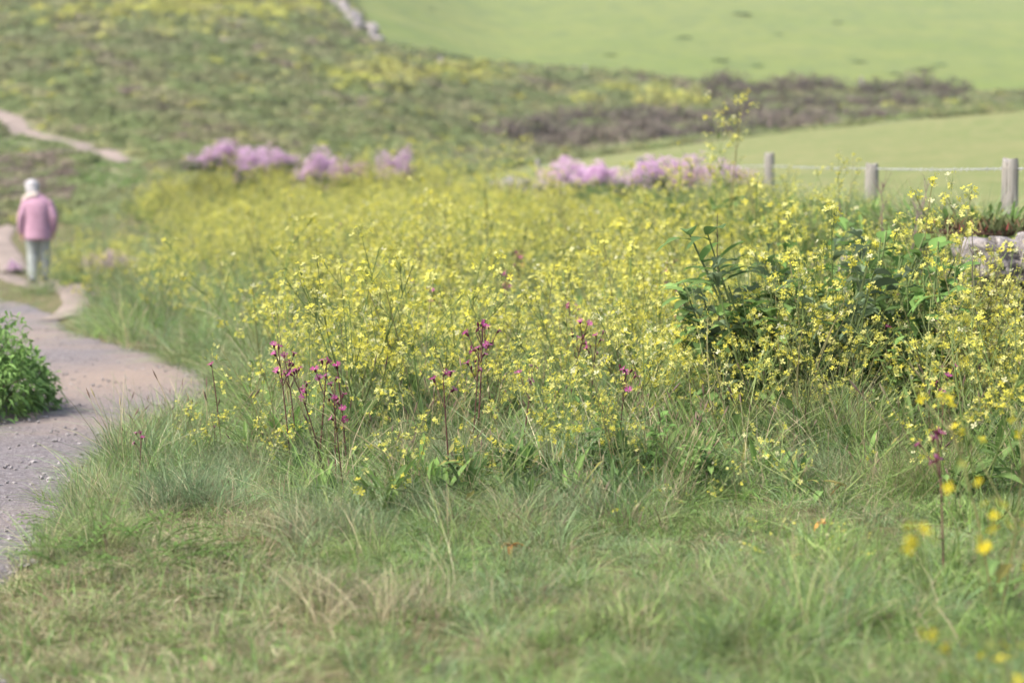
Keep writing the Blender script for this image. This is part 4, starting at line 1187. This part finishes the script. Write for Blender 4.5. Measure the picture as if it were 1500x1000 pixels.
for sx, el, wr in ((-1, (-.245, -.01, .98), (-.245, .06, .74)), (1, (.245, -.02, 1.0), (.22, .07, .76))):
    limb(b, [(sx * .15, .03, 1.24), el, wr], (.052, .042, .026))
    w = np.array(wr); palm = w + (0, .012, -.07)
    limb(b, [w, w + (0, .006, -.035), palm], (.024, .03, .028))
    for q in range(4):
        off = np.array((0, -.026 + q * .0175, 0)); L = (.055, .066, .070, .058)[q]
        limb(b, [palm + off + (0, 0, .01), palm + off + (-sx * .006, .004, -L * .5), palm + off + (-sx * .022, .008, -L)], (.0095, .0085, .0075), 8)
    limb(b, [w + (0, .03, -.03), w + (-sx * .012, .05, -.06), w + (-sx * .018, .052, -.085)], (.011, .0095, .008), 8)
link('body', fuse(b, 'body', M_SKIN, .007, 3), person)
h_ = MB()
ellipsoid(h_, (-.085, .115, 1.465), (.108, .112, .105)); ellipsoid(h_, (-.080, .06, 1.405), (.095, .07, .09)); ellipsoid(h_, (-.09, .16, 1.52), (.085, .08, .045))
link('hair', fuse(h_, 'hair', M_HAIR, .008, 3, (.004, 60, 38)), person)
j = MB()
ring_loft(j, [(0, 0, .655, .195, .135), (0, 0, .70, .198, .14), (0, 0, .80, .190, .135), (0, 0, .95, .180, .125), (0, .005, 1.10, .190, .125), (0, .02, 1.2, .195, .12), (-.005, .035, 1.27, .165, .105), (-.02, .055, 1.325, .09, .08), (-.03, .065, 1.365, .072, .07)], 28)
limb(j, [(-.15, .03, 1.235), (-.248, -.012, .985), (-.245, .055, .755)], (.075, .064, .05)); limb(j, [(.15, .03, 1.235), (.248, -.02, 1.0), (.222, .065, .775)], (.075, .064, .05))
link('jacket', fuse(j, 'jacket', M_JACKET, .012, 4, (.0018, 84, 16)), person)
t_ = MB()
ring_loft(t_, [(0, 0, .90, .16, .115), (0, 0, .80, .178, .125), (0, 0, .72, .175, .12)])
limb(t_, [(-.09, 0, .80), (-.092, .055, .42), (-.082, -.035, .10)], (.098, .085, .075)); limb(t_, [(.09, 0, .80), (.092, .095, .42), (.078, .10, .11)], (.098, .080, .068))
link('trousers', fuse(t_, 'trousers', M_TROUSER, .012, 3, (.004, 22, 11)), person)
for sx, ft in ((-1, -.04), (1, .10)):
    s_ = MB(); limb(s_, [(sx * .078, ft - .065, .045), (sx * .08, ft + .05, .048), (sx * .088, ft + .19, .035)], (.046, .05, .036))
    ring_loft(s_, [(sx * .082, ft + .06, -.018, .05, .15), (sx * .082, ft + .06, .012, .052, .152)])
    link('shoe', fuse(s_, 'shoe', M_SHOE, .008, 2), person)
    k_ = MB(); limb(k_, [(sx * .078, ft - .012, .05), (sx * .078, ft - .01, .14)], (.047, .043)); link('sock', fuse(k_, 'sock', M_SOCK, .008, 2), person)
c_ = MB(); limb(c_, [(.02, -.03, 1.345), (-.10, -.02, 1.33), (-.17, .04, 1.29), (-.215, .13, 1.16), (-.235, .155, .98)], (.035, .045, .05, .05, .04))
link('scarf', fuse(c_, 'scarf', M_SCARF, .012, 3, (.005, 45, 20)), person)

# ------------------------------------------------------------------ hillside scrub and gully bushes
def clump(n, r, cols, flat_=.7, lw=.10, up=1.0):
    mb = MB()
    for _ in range(n):
        d = unit(rng.normal(0, 1, 3)); d[2] = abs(d[2]) * flat_
        p = d * r * rng.uniform(.55, 1.0) * (1 + .22 * math.sin(d[0] * 6 + d[1] * 4))
        u, v, w = frame_of(d + rng.normal(0, .5, 3) + (0, 0, up)); s = lw * rng.uniform(.6, 1.5)
        c = np.array(cols[rng.integers(len(cols))]) * rng.uniform(.65, 1.35)
        mb.add([p - u * s * .5, p + v * s * .35, p + u * s * .6 + w * s * .2, p - v * s * .35], [[0, 1, 2, 3]], c)
    return mb
CG = [(0.154, 0.198, 0.077), (0.185, 0.230, 0.088), (0.135, 0.173, 0.072)]
CO = [(0.222, 0.237, 0.105), (0.253, 0.255, 0.121)]
CB = [(0.204, 0.165, 0.132), (0.231, 0.187, 0.154), (0.165, 0.138, 0.110)]
CY = [(.38, .39, .08), (.44, .43, .09), (.25, .29, .085), (.32, .345, .085)]
CF = [(.14, .22, .07), (.16, .235, .075)]
SC = [clump(110, .5, c, f, .13).mesh('scrub_clump', M_SHRUB) for c, f in ((CG, .7), (CG, .5), (CG + CO, .6), (CO, .5), (CB, .6), (CB + CO, .5), (CY, .7), (CF, .5))]
def proj(x, y, z):
    return 750 + FPX * x / y, 500 - FPX * np.tan(np.arctan((z - CAM_H) / y) + PITCH)
n = 60000
y = np.exp(rng.uniform(math.log(46), math.log(250), n)); x = (rng.uniform(-120, 1560, n) - 750) / FPX * y
z = H(x, y); ppx, ppy = proj(x, y, z)
fldm = (x > xw(np.minimum(y, 55))) & (y < interp(ppx, (700, 800, 1150, 1500, 2400), (45, 58, 64, 65, 65)))
HT = np.array([far_pt(*p, 50.0)[:2] for p in [(-60, 150), (0, 172), (25, 188), (50, 199), (85, 206), (120, 214), (150, 224), (185, 239)]])
keep = ~is_far(ppx, y) & ~fldm & (rng.uniform(size=n) < .62) & (ppy > -60) & ~near_line(x, y, HT, .75)
x, y, z, ppx, ppy = x[keep], y[keep], z[keep], ppx[keep], ppy[keep]
n = len(x); u = rng.uniform(size=n)
st = wob(x * .8 + y * .5, y * .25 - x * .3, .55, 3) + rng.normal(0, .35, n)
pk = np.where(st > .8, 4 + rng.integers(0, 2, n), np.where(st > 0, 2 + rng.integers(0, 2, n), rng.integers(0, 2, n)))
yel = np.exp(-(((ppx - 300) / 170) ** 2 + ((ppy - 12) / 24) ** 2)) * .9 + np.exp(-(((ppx - 560) / 75) ** 2 + ((ppy - 110) / 17) ** 2)) * .95 + np.exp(-(((ppx - 690) / 55) ** 2 + ((ppy - 108) / 13) ** 2)) * .9 + .02
pk = np.where(u < yel, 6, pk)
grn = (np.exp(-(((ppx - 40) / 60) ** 2 + ((ppy - 212) / 16) ** 2)) + np.exp(-(((ppx - 170) / 60) ** 2 + ((ppy - 260) / 25) ** 2))) > .4
pk = np.where(grn & (u < .85), 7, pk)
brn = (ppx < 110) & (ppy > 228) & (ppy < 300)
pk = np.where(brn & (u < .65), 4, pk)
sc_ = rng.uniform(.6, 1.25, n) * np.where(grn, .5, 1) * np.clip(y / 110, .55, 1.3)
scatter('hillside_scrub', np.stack([x, y, z + .25 * sc_ * 0], 1), np.column_stack([np.zeros(n), np.zeros(n), rng.uniform(0, 6.28, n)]), sc_, pk, SC, 'low rough scrub, grass and gorse covering the hillside')

HB = [clump(900, 1, [(.105, .085, .075), (.13, .105, .09), (.085, .078, .06), (.10, .10, .066)], .8, .12).mesh('heather_bush', M_SHRUB) for _ in range(2)]
GB = [clump(900, 1, c, .8, .12).mesh('gorse_bush', M_SHRUB) for c in (CG + [(.06, .085, .035)], CY + CG[:1])]
def far_bush(px, py, w, h, Y, me, nm, lb, cat, grp):
    p = pix(px, py, Y); o = link(nm, me)
    zz = float(H(p[0], Y)) - .1
    o.location = (p[0], Y, zz); o.scale = (w / FPX * Y / 2, w / FPX * Y / 2 * .7, h / FPX * Y)
    o.rotation_euler.z = rng.uniform(-.5, .5)
    tag(o, lb, cat, grp)
k = 0
rnd = random.Random(5)
for Y, x0, x1, step, w, h in ((146, 1060, 1410, 42, 66, 30), (136, 1040, 1380, 55, 74, 28), (126, 800, 1330, 60, 90, 30), (116, 760, 1250, 62, 96, 30), (106, 740, 1120, 66, 100, 32)):
    px = x0
    while px < x1:
        X_ = px + rnd.uniform(-12, 12)
        far_bush(X_, 180, w * rnd.uniform(.9, 1.4), h * rnd.uniform(.9, 1.4) * (1.25 if Y < 130 and X_ < 1000 else 1), Y + rnd.uniform(-3, 3), HB[k % 2], 'heather_bush', 'dark mauve-brown heather bush in the gully between the two pastures, one of a thick band', 'heather bush', 'heather bushes in the gully')
        k += 1; px += step
for px, Y, w, h, m_ in ((965, 139, 84, 40, 1), (1012, 136, 70, 38, 1), (1040, 130, 56, 30, 0), (905, 146, 70, 26, 1), (860, 140, 60, 26, 1), (1180, 127, 50, 22, 0), (1240, 122, 60, 20, 0), (930, 104, 70, 22, 0), (1120, 118, 70, 20, 0), (880, 152, 50, 20, 0), (840, 156, 60, 22, 0), (790, 158, 60, 24, 0), (1330, 143, 40, 16, 0), (1440, 140, 50, 16, 0), (1490, 138, 60, 20, 0), (740, 160, 60, 18, 0)):
    far_bush(px, 180, w, h, Y, GB[m_], 'gorse_bush', ('green gorse bush touched with yellow flower above the heather' if m_ else 'plain green gorse bush among or beside the heather in the gully'), 'gorse bush', 'yellowish gorse bushes' if m_ else 'green gorse bushes')

# far wall on the hill boundary, far posts, rush tufts
fw = MB(); fp0 = None
for i, (px, py) in enumerate([(462, -4), (474, 2), (486, 6), (497, 11), (507, 17), (513, 25), (518, 33), (531, 44), (540, 48), (548, 56), (554, 64)]):
    p = far_pt(px, py, 140)
    s_ = (14 if 3 < i < 9 else 10) / FPX * p[1]
    if fp0 is None: fp0 = p
    for q in range(3):
        fw.join(protos_st[(i + q) % 6], np.array(Matrix.Translation(p + rng.normal(0, .25, 3) * (1, 1, 0) + (0, 0, .3)) @ Matrix.Rotation(rng.uniform(0, 3), 4, 'Z') @ Matrix.Diagonal((s_ * rng.uniform(.7, 1.2), s_, s_ * rng.uniform(.7, 1.3), 1))))
M_PALE = flat('pale_stone', (.34, .31, .31), (.25, .23, .23), 1.2, .9, .1)
fwo = empty('boundary_wall', fp0); child_mesh('stone', fw, M_PALE, fwo, True); fwo.children[0]['kind'] = 'stuff'
bpy.data.objects[fwo.name]
tag(fwo, 'tumbled pale stone wall running up the far hill between scrub and green pasture', 'wall')
for px, py, hpx, lb in ((645, 98, 16, 'pale far off fence post above the gorse left of the big pasture'), (1262, 131, 18, 'pale far off fence post above the dark heather'), (1180, 132, 13, 'faint far off fence post left of the pale one over the heather'), (857, 108, 12, 'faint far off fence post over the bottom of the far pasture')):
    p = far_pt(px, py, 120); mb = MB(); r = .13 if px in (645, 1262) else .08; hh = hpx / FPX * p[1]
    tube(mb, [(0, 0, -.3), (.02, 0, hh * .5), (.0, 0, hh)], (r, r * .95, r * .85), (.45, .43, .4), 9, cap=True)
    o = link('fence_post', mb.mesh('fence_post', M_PALE)); o.location = p; tag(o, lb, 'fence post', 'far fence posts')
RS = clump(260, 1, [(.05, .10, .03), (.065, .12, .035)], .5, .2).mesh('rush_clump', M_SHRUB)
for px, py, w in ((1055, 90, 34), (1350, 103, 42), (1376, 97, 26), (1258, 92, 30), (1312, 110, 26), (1002, 56, 30), (1228, 34, 20), (1085, 22, 40), (1140, 52, 18), (895, 82, 24), (1110, 98, 22), (630, 14, 14)):
    p = far_pt(px, py, 130); o = link('rush_clump', RS); s_ = w / FPX * p[1] / 2
    o.location = p; o.scale = (s_, s_ * 1.4, .35)
    tag(o, 'small dark rush patch scattered with others over the far green pasture', 'rush patch', 'rush patches on the far pasture')

# ------------------------------------------------------------------ the air
HAZE = 0.0003
hz = MB()
x0, x1, y0, y1, z0, z1 = -420, 520, -12, 432, -16, 75
hz.add([(x, y, z) for x in (x0, x1) for y in (y0, y1) for z in (z0, z1)], [[0, 1, 3, 2], [4, 6, 7, 5], [0, 4, 5, 1], [2, 3, 7, 6], [0, 2, 6, 4], [1, 5, 7, 3]], (1, 1, 1))
m, nt, N, L = new_mat('sea_haze')
pv = N.new('ShaderNodeVolumePrincipled'); pv.inputs['Color'].default_value = (.93, .93, .95, 1); pv.inputs['Density'].default_value = HAZE
L.new(pv.outputs[0], N.new('ShaderNodeOutputMaterial').inputs['Volume'])
tag(link('haze', hz.mesh('haze', m)), 'thin pale sea haze', kind='stuff')
print('ground z', Z.min(), Z.max(), X.min(), X.max())
